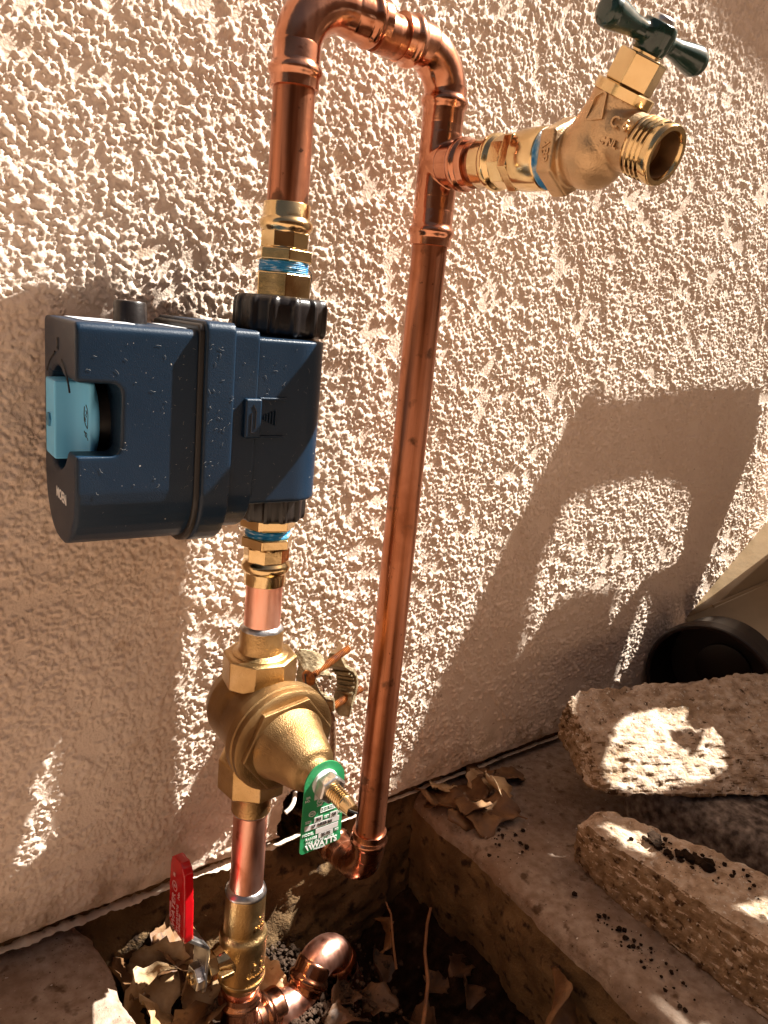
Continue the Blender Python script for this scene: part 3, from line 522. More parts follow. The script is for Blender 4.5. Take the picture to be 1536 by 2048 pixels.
# printed icon on the knob: curling arrow and tap glyph
def stroke(pts, w=.00032, m=None): 
    bmx = B(); sweep(bmx, pts, w, 5); return bmx
ks = [[(-.0002, .0055), (.0016, .0040), (.0026, .0010), (.0020, -.0040)], [(-.0020, .0048), (-.0026, .0018), (-.0021, -.0010), (-.0005, -.0028), (.0020, -.0042)], [(-.0002, .0032), (.0010, .0022), (-.0002, .0014), (.0006, .0004)], [(-.0018, .0004), (-.0008, -.0004), (-.0014, -.0016), (-.0004, -.0012)], [(-.0004, -.0058), (.0012, -.0064), (.0004, -.0080), (-.0010, -.0072), (-.0004, -.0058)], [(-.0022, -.0052), (-.0016, -.0062)], [(.0020, -.0078), (.0026, -.0090)]]
bm = B()
for p in ks:
    q = []
    for x, z in p:
        f = min(.5, max(.01, .11-x*17)); q.append((-.1072-.0138*f-.0006, KY-(.0100+.0095*(1-f)**5)-.0009, KZ+.0020+z*1.15))
    sweep(bm, q, .00032, 5)
obj('knob_print', bm, 'ink', kb, world=False)
# front marks round the knob and maker's name
bm = B()
for a0, a1, tip in ((110, 150, 0), (42, 78, 1)):
    sweep(bm, [(-.1189, KY-.0305*cos(R(a))*-1*1.0, KZ+.0300*sin(R(a))) for a in np.linspace(a0, a1, 9)], .00045, 5)
sweep(bm, [(-.1189, KY+.0305*cos(R(76)), KZ+.0300*sin(R(76))), (-.1189, KY+.0305*cos(R(83)), KZ+.0300*sin(R(83))+.0010)], .0006, 5)
for a in ((-.0015, .0325, .0030, .0006), (-.0015, .0375, .0030, .0006)): box(bm, (-.1189, KY+a[0], KZ+a[1]), (.0004, a[2], a[3]))
for a in ((-.0028, .0350), (-.0002, .0350)): box(bm, (-.1189, KY+a[0], KZ+a[1]), (.0004, .0006, .0055))
box(bm, (-.1189, KY-.0015, KZ+.0350), (.0004, .0014, .0030))
obj('front_print', bm, 'ink', DV, world=False)
me = place(text_mesh('MOEN', .0072, .0002, 1.05, .00014), (-.1190, -.0165, -.0325), (0, -1, 0), (0, 0, 1)); link('lettering', me, 'white_print', DV)
# band, mid section, valve body
bm = B(); extr_x(bm, shift(rrect(.0372, -.0575, .0562, .004, .030), BY), -.0612, -.0462); link('housing_band', fuse(bm, 0.0011, 3), 'navy', DV)
bm = B(); extr_x(bm, shift(rrect(.0352, -.0580, .0548, .004, .030), BY), -.0638, -.0600); link('gasket', fuse(bm, 0.0011, 2), 'rubber', DV)
bm = B(); extr_x(bm, shift(rrect(.0327, -.0520, .0535, .003, .028), BY), -.0480, -.0315); link('back_plate', fuse(bm, 0.0011, 2), 'navy', DV)
def rr2(x0, x1, y0, y1, r0, r1, n=10):
    P = []
    for cx_, cy_, r, a0 in ((x1-r1, y1-r1, r1, 0), (x0+r0, y1-r0, r0, pi/2), (x0+r0, y0+r0, r0, pi), (x1-r1, y0+r1, r1, 1.5*pi)):
        P += [(cx_+r*cos(a0+pi/2*k/n), cy_+r*sin(a0+pi/2*k/n)) for k in range(n+1)]
    return P
bm = B(); extr_z(bm, rr2(-.034, .0130, -.0425, .0300, .002, .020), -.0350, .0500); link('valve_body', fuse(bm, 0.0011, 3), 'navy', DV)
# latch on the near face, with raised arrow frame and grip ribs
bm = B(); box(bm, (-.0345, -.0448, .0105), (.0092, .0040, .0200)); obj('latch', bm, 'navy', DV, 30, 0.0012, False)
bm = B(); box(bm, (-.0357, -.0468, .0085), (.0004, .0006, .0100)); box(bm, (-.0333, -.0468, .0100), (.0004, .0006, .0085)); box(bm, (-.0345, -.0468, .0035), (.0026, .0006, .0004)); box(bm, (-.0338, -.0468, .0155), (.0004, .0006, .0045), Matrix.Rotation(R(-25), 3, 'Y')); obj('arrow_mark', bm, 'black_plastic', DV, world=False)
bm = B(); box(bm, (-.0225, -.0430, .0203), (.0150, .0020, .0012)); box(bm, (-.0225, -.0430, .0008), (.0150, .0020, .0008)); obj('panel_ledge', bm, 'navy', DV, 30, 0.0004, False)
bm = B()
for k in range(5): box(bm, (-.0272+k*.0016, -.0430, .0105), (.0006, .0014, .0024+.0014*k))
obj('grip_rib', bm, 'navy', DV, 30, 0.0002, False)
# reset button and top stickers
bm = B(); lathe(bm, (-.0860, -.0110, .0510), EZ, [(0, .0083), (.0012, .0079), (.0098, .0076), (.0108, .0070), (.0110, .0050)], 40); obj('button', bm, 'black_plastic', DV, 50, world=False)
link('top_label', place(curve_mesh([[(-.011, -.022), (.011, -.022), (.011, .022), (-.011, .022)]], .0003), (-.101, BY, .0517), (1, 0, 0), (0, 1, 0)), 'pale_label', DV)
link('top_label', place(curve_mesh([[(-.0040, -.022), (.0040, -.022), (.0040, .022), (-.0040, .022)]], .0003), (-.0670, BY, .0517), (1, 0, 0), (0, 1, 0)), 'pale_label', DV)
# dust fibres clinging to the near side
bm = B(); rl = random.Random(5)
for k in range(110):
    x = rl.uniform(-.114, .002) if rl.random() < .8 else rl.uniform(-.060, -.047); z = rl.uniform(-.026, .047)
    if x < -.097 and -.012 < z < .028: continue
    y = -.0453 if x < -.0625 else (-.0487 if x < -.0455 else (-.0442 if x < -.0310 else -.0427)); a = rl.uniform(0, 6.28); L_ = rl.choice([.0006, .0008, .0012, .0018, .0028]); q = []; px, pz = x, z
    for i in range(4): q.append((px, y, pz)); px += cos(a)*L_/3; pz += sin(a)*L_/3; a += rl.uniform(-.9, .9)
    sweep(bm, q, 0.00004 if L_ > .001 else .00007, 4)
o = obj('dust_fibre', bm, 'lint', DV, 180, world=False); o['kind'] = 'stuff'
# scalloped union nuts
def knurl(nm, z0, z1, r, nrib, ph):
    n = nrib*12
    def rf(k):
        x = (k/12.0) % 1; return 1-0.075*(1-sstep(0.30, 0.42, x)*(1-sstep(0.62, 0.74, x)))
    bm = B(); h = z1-z0
    lathe(bm, (0, 0, z0), EZ, [(0, r*.80), (.0006, r*.94), (.0020, r*.985), (.004, r), (h-.005, r), (h-.0020, r*.97), (h-.0004, r*.90), (h, r*.80)], n, ph, rf=rf); return obj(nm, bm, 'black_plastic', DV, 50, world=False)
knurl('union_nut', .0505, .0718, .0264, 13, 0.1); knurl('union_nut', -.0545, -.0340, .0212, 12, 0.25)
for z in (.046, -.0385):
    bm = B(); lathe(bm, (0, 0, z), EZ, [(0, .0205), (.006, .0205)], 40); obj('collar', bm, 'black_plastic', DV, world=False)

# ================================================================== BALL VALVE
bv = thing('ball_valve', 'brass ball valve with a red lever standing in the trench', 'valve', (0, PY, -0.045))
bm = B(); lathe(bm, (0, PY, -0.0455), EZ, [(.0150, .0111), (.0150, .0128), (.0158, .0136), (.0178, .0138), (.0190, .0146), (.021, .0158), (.0225, .0160), (.050, .0160), (.0525, .0163), (.0565, .0163), (.0590, .0156), (.0600, .0140), (.0625, .0136), (.0890, .0136), (.0902, .0133), (.0902, .0112)], 64)
obj('body', bm, 'cast_brass', bv, 50)
bm = B(); lathe(bm, (0, PY, -0.0455), EZ, [(.0226, .0162), (.0230, .0166), (.0245, .0166), (.0250, .0162)], 64); obj('rim', bm, 'cast_brass', bv)
bm = B(); lathe(bm, (0, PY, 0.0440), EZ, [(0, .0132), (.0010, .0138), (.0024, .0134), (.0042, .0120), (.0052, .0111)], 56, rf=lambda k: 1+0.03*sin(k*0.4)*sin(k*0.23)); obj('solder_ring', bm, 'solder', bv, 60)
for t_, sz, z, r, a in (('2', .0042, .0290, .0136, 22), ('9016', .0042, .0225, .0136, 22), ('B E', .0062, -.0065, .0160, 14), ('MINTALY', .0036, -.0145, .0160, 14)):
    link('lettering', wrap_text(t_, sz, (0, PY, z), (sin(R(a)), -cos(R(a)), 0), VUP, r, 0.0009, 1.1, .0001), 'cast_brass', bv, True)
SZ = -0.0045; LX = Vector((-1, 0, 0)); SO = Vector((0, PY, SZ))
bm = B(); lathe(bm, SO, LX, [(.010, .0120), (.0165, .0112), (.0190, .0098), (.0215, .0092)], 40); prism(bm, SO, LX, .0205, .0275, .0165, 6, R(10), .0008); obj('packing_gland', bm, 'brass', bv, 30)
bm = B(); box(bm, SO+Vector((-.0185, -.0125, .001)), (.0100, .0055, .0035)); obj('stop_tab', bm, 'cast_brass', bv, 30, 0.0008)
# lever: plate A on the stem, bent outward and up into the red grip
def plate_path(pts, wdir, width, thick):
    bmx = B(); P = [Vector(p) for p in pts]; wd = Vector(wdir).normalized(); rings = []
    for i, p in enumerate(P):
        t = (P[min(i+1, len(P)-1)]-P[max(i-1, 0)]).normalized(); nrm = t.cross(wd).normalized(); w = width[i] if hasattr(width, '__len__') else width
        rings.append([bmx.verts.new(p+wd*w/2*a+nrm*thick/2*b) for a, b in ((-1, -1), (1, -1), (1, 1), (-1, 1))])
    skin(bmx, rings); return bmx
WD = (0, -1, 0.10)
bm = plate_path([(-.0300, PY+.0035, -.0205), (-.0300, PY+.003, -.0190), (-.0300, PY+.001, .0150), (-.0304, PY+.001, .0180), (-.0318, PY+.001, .0202), (-.0420, PY+.002, .0290), (-.0438, PY+.002, .0312), (-.0446, PY+.002, .0345), (-.0452, PY+.002, .0600)], WD, [.012, .0165, .0200, .0205, .0205, .0200, .0195, .019, .018], .0024)
hd = obj('handle', bm, 'steel', bv, 30, 0.0005)
bm = plate_path([(-.0438, PY+.002, .0305), (-.0450, PY+.002, .0360), (-.0456, PY+.0015, .0500), (-.0461, PY+.001, .0700), (-.0464, PY+.001, .0820), (-.0465, PY+.001, .0860), (-.0466, PY+.001, .0885)], WD, [.0215, .0240, .0242, .0225, .0205, .0165, .0100], .0066)
gr = link('grip', fuse(bm, 0.0006, 9), 'red', hd, True)
def grip_txt(b, sz, y, z, sx=1.0): return place(text_mesh(b, sz, .0002, sx), (-.0498-.0011*((z-.033)/.056), PY+y, z), (0, 0, 1), (0, 1, 0))
prints = [grip_txt('WATER', .0068, .0030, .0500, 1.1), grip_txt('3/4 600 WOG', .0034, -.0030, .0480, 1.0), grip_txt('LEAD FREE', .0030, -.0064, .0470, .9), grip_txt('No.', .0040, -.0050, .0665), grip_txt('CERTIFIED', .0026, .0078, .0470, 1.0)]
prints += [place(curve_mesh(ringpoly(.0030, .0034), .0002), (-.0504, PY+.0015, .0690), (0, 0, 1), (0, 1, 0)), place(text_mesh('B', .0036, .0002), (-.0504, PY+.0015, .0690), (0, 0, 1), (0, 1, 0)), place(curve_mesh([rect(.0022, .0020)], .0002), (-.0506, PY+.0022, .0770), (0, 0, 1), (0, 1, 0))]
obj('grip_lettering', join(prints), 'pink_print', hd, 30)
bm = B(); prism(bm, SO+Vector((-.0310, 0, -.003)), LX, 0, .0058, .0150, 6, R(15), .0010); obj('stem_nut', bm, 'steel', bv, 25, 0.0004)
bm = B(); lathe(bm, SO+Vector((-.0305, 0, -.003)), LX, [(0, .0096), (.0012, .0096)], 32); obj('washer', bm, 'steel', bv)
bm = B(); lathe(bm, SO+Vector((-.0360, 0, -.003)), LX, [(0, .0042), (.0030, .0040), (.0036, .0030)], 24); obj('stem_end', bm, 'brass', bv)

# ================================================================== HOSE BIB AND ITS ADAPTER
BO = Vector((RX, PY, 0.518)); bx = bibd; by = VUP.cross(bx).normalized(); bz = bx.cross(by)        # bx outwards, bz up
t, o, d = adapter('brass press adapter screwed into the hose tap on the copper tee', 0, 1, bx, BO+bx*0.0335)
bm = B(); lathe(bm, o, d, [(.0300, .0120), (.0302, .0148), (.0312, .0152), (.0452, .0152), (.0462, .0147), (.0464, .012)], 56); obj('collar', bm, 'brass', t, 40)
tp = tape(t, o, d, .0460, .0512, .0146, 'tape_pale')
hb = thing('hose_bib', 'cast brass garden tap with a dark green tee handle and open threaded spout', 'tap', BO+bx*0.075)
sp = (bx*0.94-bz*0.34).normalized(); up_ = (bx*0.44+bz*0.90).normalized(); BC = BO+bx*0.1050+bz*0.001
bm = B(); prism(bm, BO, bx, .0845, .0935, .0325, 6, R(30), .0010); lathe(bm, BO, bx, [(.088, .0135), (.104, .0130)], 40); ball(bm, BC, .0168, (1, 1, 1), 32)
lathe(bm, BC, up_, [(0, .0165), (.012, .0148), (.019, .0136), (.0255, .0140)], 40); lathe(bm, BC+up_*0.010, sp, [(0, .0140), (.014, .0130), (.026, .0128)], 40); ball(bm, BC+up_*0.010+sp*.006, .0150, (1, 1, 1), 32)
link('body', fuse(bm, 0.0007, 5), 'bib_brass', hb, True)
SPO = BC+up_*0.010
bm = B(); pr_ = [(.0215, .0118), (.0220, .0130)]
for k in range(4): s0 = .0230+k*.0026; pr_ += [(s0, .0134), (s0+.0008, .0126), (s0+.0012, .0126), (s0+.0020, .0134)]
pr_ += [(.0340, .0134), (.0362, .0134), (.0372, .0128), (.0374, .0118), (.0372, .0106), (.0362, .0101), (.0355, .0099)]
lathe(bm, SPO, sp, pr_, 64, cap0=False, cap1=False); obj('spout', bm, 'brass', hb, 40)
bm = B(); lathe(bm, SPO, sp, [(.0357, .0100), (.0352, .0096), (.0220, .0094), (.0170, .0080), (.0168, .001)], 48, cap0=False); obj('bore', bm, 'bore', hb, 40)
bm = B(); lathe(bm, BC, up_, [(.0250, .0132), (.0251, .0146), (.0295, .0146), (.0301, .0132)], 48); obj('bonnet_ring', bm, 'brass', hb, 40)
bm = B(); prism(bm, BC, up_, .0299, .0440, .0205, 6, R(18), .0010); obj('bonnet_nut', bm, 'brass', hb, 25, .0006)
bm = B(); lathe(bm, BC, up_, [(.043, .0066), (.0475, .0066), (.0485, .0045), (.053, .0045)], 32); obj('packing_nut', bm, 'brass', hb, 40)
HC = BC+up_*0.0515; hx = (Vector((0.97, 0.0, -0.12))); hx = (hx-up_*hx.dot(up_)).normalized()
bm = B(); lathe(bm, HC, up_, [(-.0065, .0075), (-.003, .0088), (.003, .0088), (.0062, .0078)], 32)
for sg in (1, -1): lathe(bm, HC, hx*sg, [(.004, .0058), (.010, .0042), (.016, .0045), (.026, .0062), (.0310, .0068), (.0340, .0062), (.0354, .0040), (.0357, .001)], 32)
hn = link('handle', fuse(bm, 0.0006, 5), 'green_black', hb, True)
bm = B(); lathe(bm, HC, up_, [(.0060, .0052), (.0078, .0052), (.0088, .0040), (.0090, .001)], 24); obj('handle_screw', bm, 'steel', hn, 50)
# raised marks on the casting
fn = (by*-1).normalized()
def bib_txt(b, sz, c, x, y, dep=.0008): return place(text_mesh(b, sz, dep, 1.0, .00012), c, x, y)
hexn = (fn*cos(R(0))+bz*0)
link('lettering', bib_txt('ABP', .0060, BO+bx*.0888+fn*.0164, -bz+bx*0.05, bx), 'bib_brass', hb, True)
cc = BC+up_*.018+fn*.0143
me = place(curve_mesh([[(-.0050, -.0055), (.0046, -.0055), (.0050, .0050), (.0030, .0065), (-.0014, .0048)], [(-.0042, -.0048), (.0038, -.0048), (.0042, .0045), (.0028, .0056), (-.0008, .0042)][::-1]], .0012), cc, bx, up_)
link('raised_mark', me, 'bib_brass', hb, True)
cc = BC+up_*.012+sp*.013+fn*.0136
for b, c_, sz in (('C', cc+up_*.003, .0066), ('6', cc+sp*.006+up_*.003, .0062), ('C NL', cc-up_*.0055+sp*.002, .0046)): link('lettering', bib_txt(b, sz, c_-fn*.0002, sp, up_, .0012), 'bib_brass', hb, True)

TB = Matrix.Translation(BO) @ Matrix.Scale(1.055, 4) @ Matrix.Translation(-BO)
for o in list(t.children)+list(hb.children)+[c for k in hb.children for c in k.children]: o.data.transform(TB)

# ================================================================== GROUND CLAMP AND WIRES
gc = thing('ground_clamp', 'loose weathered grounding clamp with two rusty screws hanging by its wire', 'clamp', (0.083, -0.045, 0.13))
def clampjaw(base, ax, ay, az, nm):
    """saddle jaw: two flat ears and a toothed arch between them; ax along the jaw, ay arch direction, az its width"""
    bmx = B(); prof = [(-.026, 0), (-.016, 0), (-.0125, .0035), (-.0085, .0085), (-.003, .0110), (.003, .0110), (.0085, .0085), (.0125, .0035), (.016, 0), (.026, 0)]
    wd = [.0045, .0085, .0088, .0086, .0090, .0090, .0086, .0088, .0085, .0045]; rings = []
    for i, (s, h) in enumerate(prof):
        a = prof[max(i-1, 0)]; b = prof[min(i+1, 9)]; tt = Vector((b[0]-a[0], b[1]-a[1])).normalized(); nn = (ax*-tt.y+ay*tt.x)
        c = base+ax*s+ay*h; rings.append([bmx.verts.new(c+az*wd[i]*p+nn*.0015*q) for p, q in ((-1, -1), (1, -1), (1, 1), (-1, 1))])
    skin(bmx, rings); j = obj(nm, bmx, 'old_bronze', gc, 30, .0008)
    for k in range(6):
        s = -.0085+k*.0034; h = .0110*(1-(s/.0125)**2)-.0018; b2 = B(); box(b2, base+ax*s+ay*h, (.0014, .0024, .0150), Matrix((ax, ay, az)).transposed()); obj('tooth', b2, 'old_bronze', j, 30)
    return j
vr, vu, vf = cr.copy(), cu.copy(), cf.copy()
ax1 = Vector((0.20, -0.10, -1)).normalized(); ay1 = Vector((0.88, 0.44, 0.20)); ay1 = (ay1-ax1*ay1.dot(ax1)).normalized(); az1 = ax1.cross(ay1)
clampjaw(Vector((0.0945, -0.045, 0.155)), ax1, ay1, az1, 'jaw')
ax2 = Vector((0.42, -0.25, -1)).normalized(); ay2 = Vector((-0.88, -0.40, -0.25)); ay2 = (ay2-ax2*ay2.dot(ax2)).normalized()
clampjaw(Vector((0.0740, -0.0445, 0.1625)), ax2, ay2, ax2.cross(ay2), 'jaw')
bm = plate_path([(.0560, -.046, .182), (.0600, -.048, .1830), (.0690, -.050, .1800), (.0765, -.050, .1765), (.0800, -.050, .1690)], (0.3, -0.5, -1), [.012, .018, .020, .017, .010], .0020); obj('ear', bm, 'old_bronze', gc, 30, .0006)
for a, b in (((.0610, -.0540, .1725), (.1010, -.0430, .1820)), ((.0735, -.0530, .1400), (.1170, -.0425, .1455))):
    a = Vector(a); b = Vector(b); dd_ = (b-a); Ls = dd_.length
    bm = B(); lathe(bm, a, -dd_, [(-.001, .0030), (0, .0058), (.0014, .0058), (.0034, .0042), (.0040, .0020)], 24); screw(bm, a, dd_, 0, Ls, .0027, .0014, .0006, 16)
    scw = obj('clamp_screw', bm, 'rust', gc, 40)
    bm = B(); box(bm, a-dd_.normalized()*.0034, (.0012, .0095, .0016), Matrix(frame(dd_)).transposed()); obj('screw_slot', bm, 'ink', scw)
gc.location = Vector(gc.location)+Vector((-.006, -.0086, .0054))
def cable(name, pts, r, strands, m, label, cat, turns=26):
    P = [Vector(p) for p in pts]; fine = []
    for i in range(len(P)-1):
        p0, p1, p2, p3 = P[max(i-1, 0)], P[i], P[i+1], P[min(i+2, len(P)-1)]
        for k in range(10):
            t_ = k/10; fine.append(0.5*((2*p1)+(-p0+p2)*t_+(2*p0-5*p1+4*p2-p3)*t_*t_+(-p0+3*p1-3*p2+p3)*t_**3))
    fine.append(P[-1]); bmx = B()
    if strands == 1: sweep(bmx, fine, r, 10)
    else:
        L_ = np.cumsum([0]+[(b-a).length for a, b in zip(fine, fine[1:])])
        for s_ in range(strands):
            q = []
            for i, p in enumerate(fine):
                tt = (fine[min(i+1, len(fine)-1)]-fine[max(i-1, 0)]).normalized(); u_, v_, _ = frame(tt); an = 2*pi*s_/strands+L_[i]*turns*8; q.append(p+(u_*cos(an)+v_*sin(an))*r*0.6)
            sweep(bmx, q, r*0.45, 7)
    return tag(obj(name, bmx, m, None, 60, world=False), label, cat)
cable('ground_wire', [(.0700, -.0526, .163), (.0740, -.0526, .155), (.0790, -.0510, .144), (.0890, -.0470, .128), (.0915, -.0480, .105), (.0920, -.0480, .080), (.0940, -.0470, .060), (.094, -.036, .035), (.092, -.0, .020)], .0026, 6, 'wire', 'twisted tarnished ground wire running down from the rusty clamp', 'wire', 30)
cable('white_wire', [(.0755, -.0440, .112), (.083, -.0450, .097), (.0925, -.0455, .079), (.0965, -.0430, .074)], .0013, 1, 'white_wire', 'pale stiff wire slanting behind the green tag towards the drop pipe', 'wire')
cable('white_wire', [(.0520, -.0490, .0620), (.0570, -.0480, .0640), (.063, -.043, .0660), (.072, -.028, .068), (.08, -.005, .068)], .0017, 1, 'white_wire', 'short white wire end poking out of the broken stucco', 'wire')

# ================================================================== BROKEN CONCRETE, STONE
def worley(P, scale, seed):
    p = P*scale+seed*3.7; i = np.floor(p).astype(np.int64); best = np.full(len(P), 9.0)
    for a in (-1, 0, 1):
        for b in (-1, 0, 1):
            for c in (-1, 0, 1):
                h = _perm[(_perm[(_perm[(i[:, 0]+a) & 511]+i[:, 1]+b) & 511]+i[:, 2]+c) & 511]
                q = i+np.array([a, b, c])+0.5+0.4*_g3[h]; best = np.minimum(best, np.linalg.norm(p-q, axis=1))
    return best
def hexblock(name, c8, n, m, amp, seed, label, cat, group=None, rnd=0.0, agg=1.0, cuts_=0, soiled=0):
    """eight-cornered block, faces subdivided, edges chipped and surface broken by noise
    c8: corners (bottom 4 then top 4, each going round)"""
    bmx = B(); vs_ = [bmx.verts.new(c) for c in c8]
    for f in ((0, 3, 2, 1), (4, 5, 6, 7), (0, 1, 5, 4), (1, 2, 6, 5), (2, 3, 7, 6), (3, 0, 4, 7)): bmx.faces.new([vs_[i] for i in f])
    bmesh.ops.recalc_face_normals(bmx, faces=bmx.faces[:])
    bmesh.ops.subdivide_edges(bmx, edges=bmx.edges[:], cuts=n, use_grid_fill=True); bmx.normal_update()
    for _ in range(int(rnd)): bmesh.ops.smooth_vert(bmx, verts=bmx.verts[:], factor=0.5, use_axis_x=True, use_axis_y=True, use_axis_z=True)
    bmx.normal_update(); P = np.array([v.co[:] for v in bmx.verts]); Nn = np.array([v.normal[:] for v in bmx.verts])
    h = amp*(0.9*perlin3(P, 20, seed)+0.55*perlin3(P, 55, seed+1)+0.45*(0.5-np.abs(perlin3(P, 120, seed+2)))+0.22*perlin3(P, 300, seed+3)+0.14*perlin3(P, 620, seed+4))
    h += agg*(0.0026*np.clip(1-worley(P, 120, seed)*1.5, -0.2, 1)-0.0016*np.clip(1-worley(P, 75, seed+5)*2.6, 0, 1)+0.0018*perlin3(P, 210, seed+9)*np.abs(perlin3(P, 60, seed+8))*2)
    ctr_ = P.mean(0); rs = np.random.RandomState(seed)
    for _ in range(int(cuts_)):                       # fracture faces: everything beyond a random plane is knocked off flat
        nrm = rs.normal(size=3)*np.array([1, 1, .8]); nrm /= np.linalg.norm(nrm); q = P@nrm
        d_ = q-(q.max()-rs.uniform(.001, .007)); P = P-np.clip(d_, 0, None)[:, None]*nrm*0.95
    P2 = P+Nn*h[:, None]
    for v, p in zip(bmx.verts, P2): v.co = p
    me = bpy.data.meshes.new(name); bmx.to_mesh(me); bmx.free(); me.shade_smooth()
    o = link(name, me, m)
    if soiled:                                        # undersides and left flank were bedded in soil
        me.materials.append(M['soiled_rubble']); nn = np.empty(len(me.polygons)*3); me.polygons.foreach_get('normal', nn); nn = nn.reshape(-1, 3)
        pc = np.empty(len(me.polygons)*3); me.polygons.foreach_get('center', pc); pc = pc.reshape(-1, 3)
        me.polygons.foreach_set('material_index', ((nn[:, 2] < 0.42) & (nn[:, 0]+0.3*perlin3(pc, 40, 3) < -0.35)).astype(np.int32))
    return tag(o, label, cat, group)
# upper chunk, wedged against the wall on the dark stone
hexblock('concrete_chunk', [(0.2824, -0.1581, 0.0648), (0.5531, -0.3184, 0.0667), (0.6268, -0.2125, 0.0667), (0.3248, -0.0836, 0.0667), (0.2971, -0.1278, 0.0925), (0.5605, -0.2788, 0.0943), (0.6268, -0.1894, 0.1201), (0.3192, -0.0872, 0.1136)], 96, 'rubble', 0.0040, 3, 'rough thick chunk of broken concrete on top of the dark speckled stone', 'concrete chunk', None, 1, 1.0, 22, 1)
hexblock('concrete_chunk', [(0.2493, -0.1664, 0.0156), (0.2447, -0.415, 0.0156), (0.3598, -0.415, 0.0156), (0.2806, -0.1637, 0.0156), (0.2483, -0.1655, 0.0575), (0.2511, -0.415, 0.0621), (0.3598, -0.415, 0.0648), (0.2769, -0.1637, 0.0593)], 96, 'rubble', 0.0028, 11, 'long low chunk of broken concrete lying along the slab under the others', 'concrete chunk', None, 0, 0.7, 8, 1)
hexblock('stone', [(0.3367, -0.1462, 0.0133), (0.3644, -0.3138, 0.0133), (0.4979, -0.2677, 0.0133), (0.4426, -0.1204, 0.0133), (0.3367, -0.1462, 0.0611), (0.3644, -0.3138, 0.0575), (0.4979, -0.2677, 0.0611), (0.4426, -0.1204, 0.063)], 30, 'granite', 0.0016, 21, 'dark speckled rounded stone squeezed below the thick concrete chunk', 'stone', None, 60, 0.15, 0)

# black nursery pot on its side behind the chunk, tan planter box beyond it
ptc = Vector((0.5347, -0.1093, 0.0814)); ptd = Vector((0.96, 0.20, 0.12)).normalized()
npot = thing('nursery_pot', 'black plastic plant pot lying on its side against the wall', 'plant pot', (.65, -.05, -.02))
bm = B(); lathe(bm, ptc, ptd, [(.052, .0600), (.012, .0655), (.012, .0690), (.0, .0690), (-.001, .0680), (-.001, .0655), (.0, .0640), (.012, .0630), (.047, .058), (.049, .001)], 64, cap0=False); obj('shell', bm, 'pot', npot, 40)
bm = B(); lathe(bm, ptc+ptd*.046, -ptd, [(0, .030), (.002, .030), (.0026, .0285), (.0026, .001)], 40); obj('base_ring', bm, 'pot', npot, 40)
tn = thing('planter', 'tan ribbed plastic planter tipped over behind the black pot', 'planter', (.78, -.05, 0))
bm = B(); vs_ = [Vector(v) for v in ((0.5946, -0.0375, 0.1238), (0.5853, -0.0697, 0.1486), (0.659, -0.0882, 0.1716), (0.7189, -0.1204, 0.1422), (0.7189, -0.1204, 0.0335), (0.59, -0.0559, 0.0519), (0.8109, -0.0375, 0.2748), (0.8109, -0.0928, 0.2729), (0.8662, -0.1388, 0.2361), (0.903, -0.1848, 0.1532), (0.903, -0.1848, 0.0335), (0.857, -0.0375, 0.0519))]
vv = [bm.verts.new(v) for v in vs_]
for a in range(6): b_ = (a+1) % 6; bm.faces.new((vv[a], vv[b_], vv[6+b_], vv[6+a]))
bm.faces.new(vv[:6][::-1]); bm.faces.new(vv[6:]); obj('planter_body', bm, 'tan', tn, 20, .003)
bm = B(); sweep(bm, [(0.5863, -0.0707, 0.15), (0.659, -0.0891, 0.1735), (0.8109, -0.1406, 0.1993)], .0022, 8); obj('planter_rib', bm, 'tan', tn)

# ================================================================== DRY LEAVES, TWIGS, CRUMBS
def leaf_mesh(seed, L=.04, W=.026, curl=1.0):
    rs = np.random.RandomState(seed); nu, nv = 12, 7; V = []
    c1, c2, c3 = rs.uniform(-1, 1, 3)*curl; lob = rs.uniform(2, 4)
    for i in range(nu):
        u_ = i/(nu-1); wd = (sin(pi*min(1, u_*0.96+0.04))**0.75)*(1+0.16*sin(lob*2*pi*u_+seed))+0.03
        for j in range(nv):
            v_ = j/(nv-1)*2-1; x = (u_-.5)*L; y = v_*W/2*wd
            z = L*(0.30*c1*(u_-.5)**2*4*0.5+0.22*abs(c2)*abs(v_)**1.5*wd+0.10*c3*sin(3*u_+2*v_)+0.05*sin(9*u_+seed)*v_+0.035*sin(7*v_+5*u_+seed*2))
            x += 0.02*L*sin(9*v_+seed+u_*5); V.append((x, y, z))
    me = mesh_grid('leaf', np.array(V), nu, nv); return me
def leaf(p, rot, seed, L, W, m, label, group, curl=1.0):
    o = link('dry_leaf', leaf_mesh(seed, L, W, curl), m); o.location = p; o.rotation_euler = [R(a) for a in rot]
    so = o.modifiers.new('thick', 'SOLIDIFY'); so.thickness = 0.00025
    return tag(o, label, 'leaf', group)
LG1 = ['tan curled leaf at the trench edge, upper left of the ledge drift', 'brown leaf in the middle of the ledge drift, half covered by others', 'tan curled leaf behind the sunlit leaf on the ledge', 'brown flat leaf hanging over the worn slab edge above the trench',
       'brown leaf below the middle of the ledge drift', 'brown leaf furthest left in the ledge drift, nearest the copper drop pipe', 'brown leaf pushed against the wall foot behind the ledge drift', 'lowest brown leaf of the ledge drift, above the scattered crumbs',
       'brown leaf right of the sunlit leaf, nearest the thin dark twig', 'small brown leaf at the front of the drift by the slab edge', 'brown leaf lying alone right of the ledge drift below the wall']
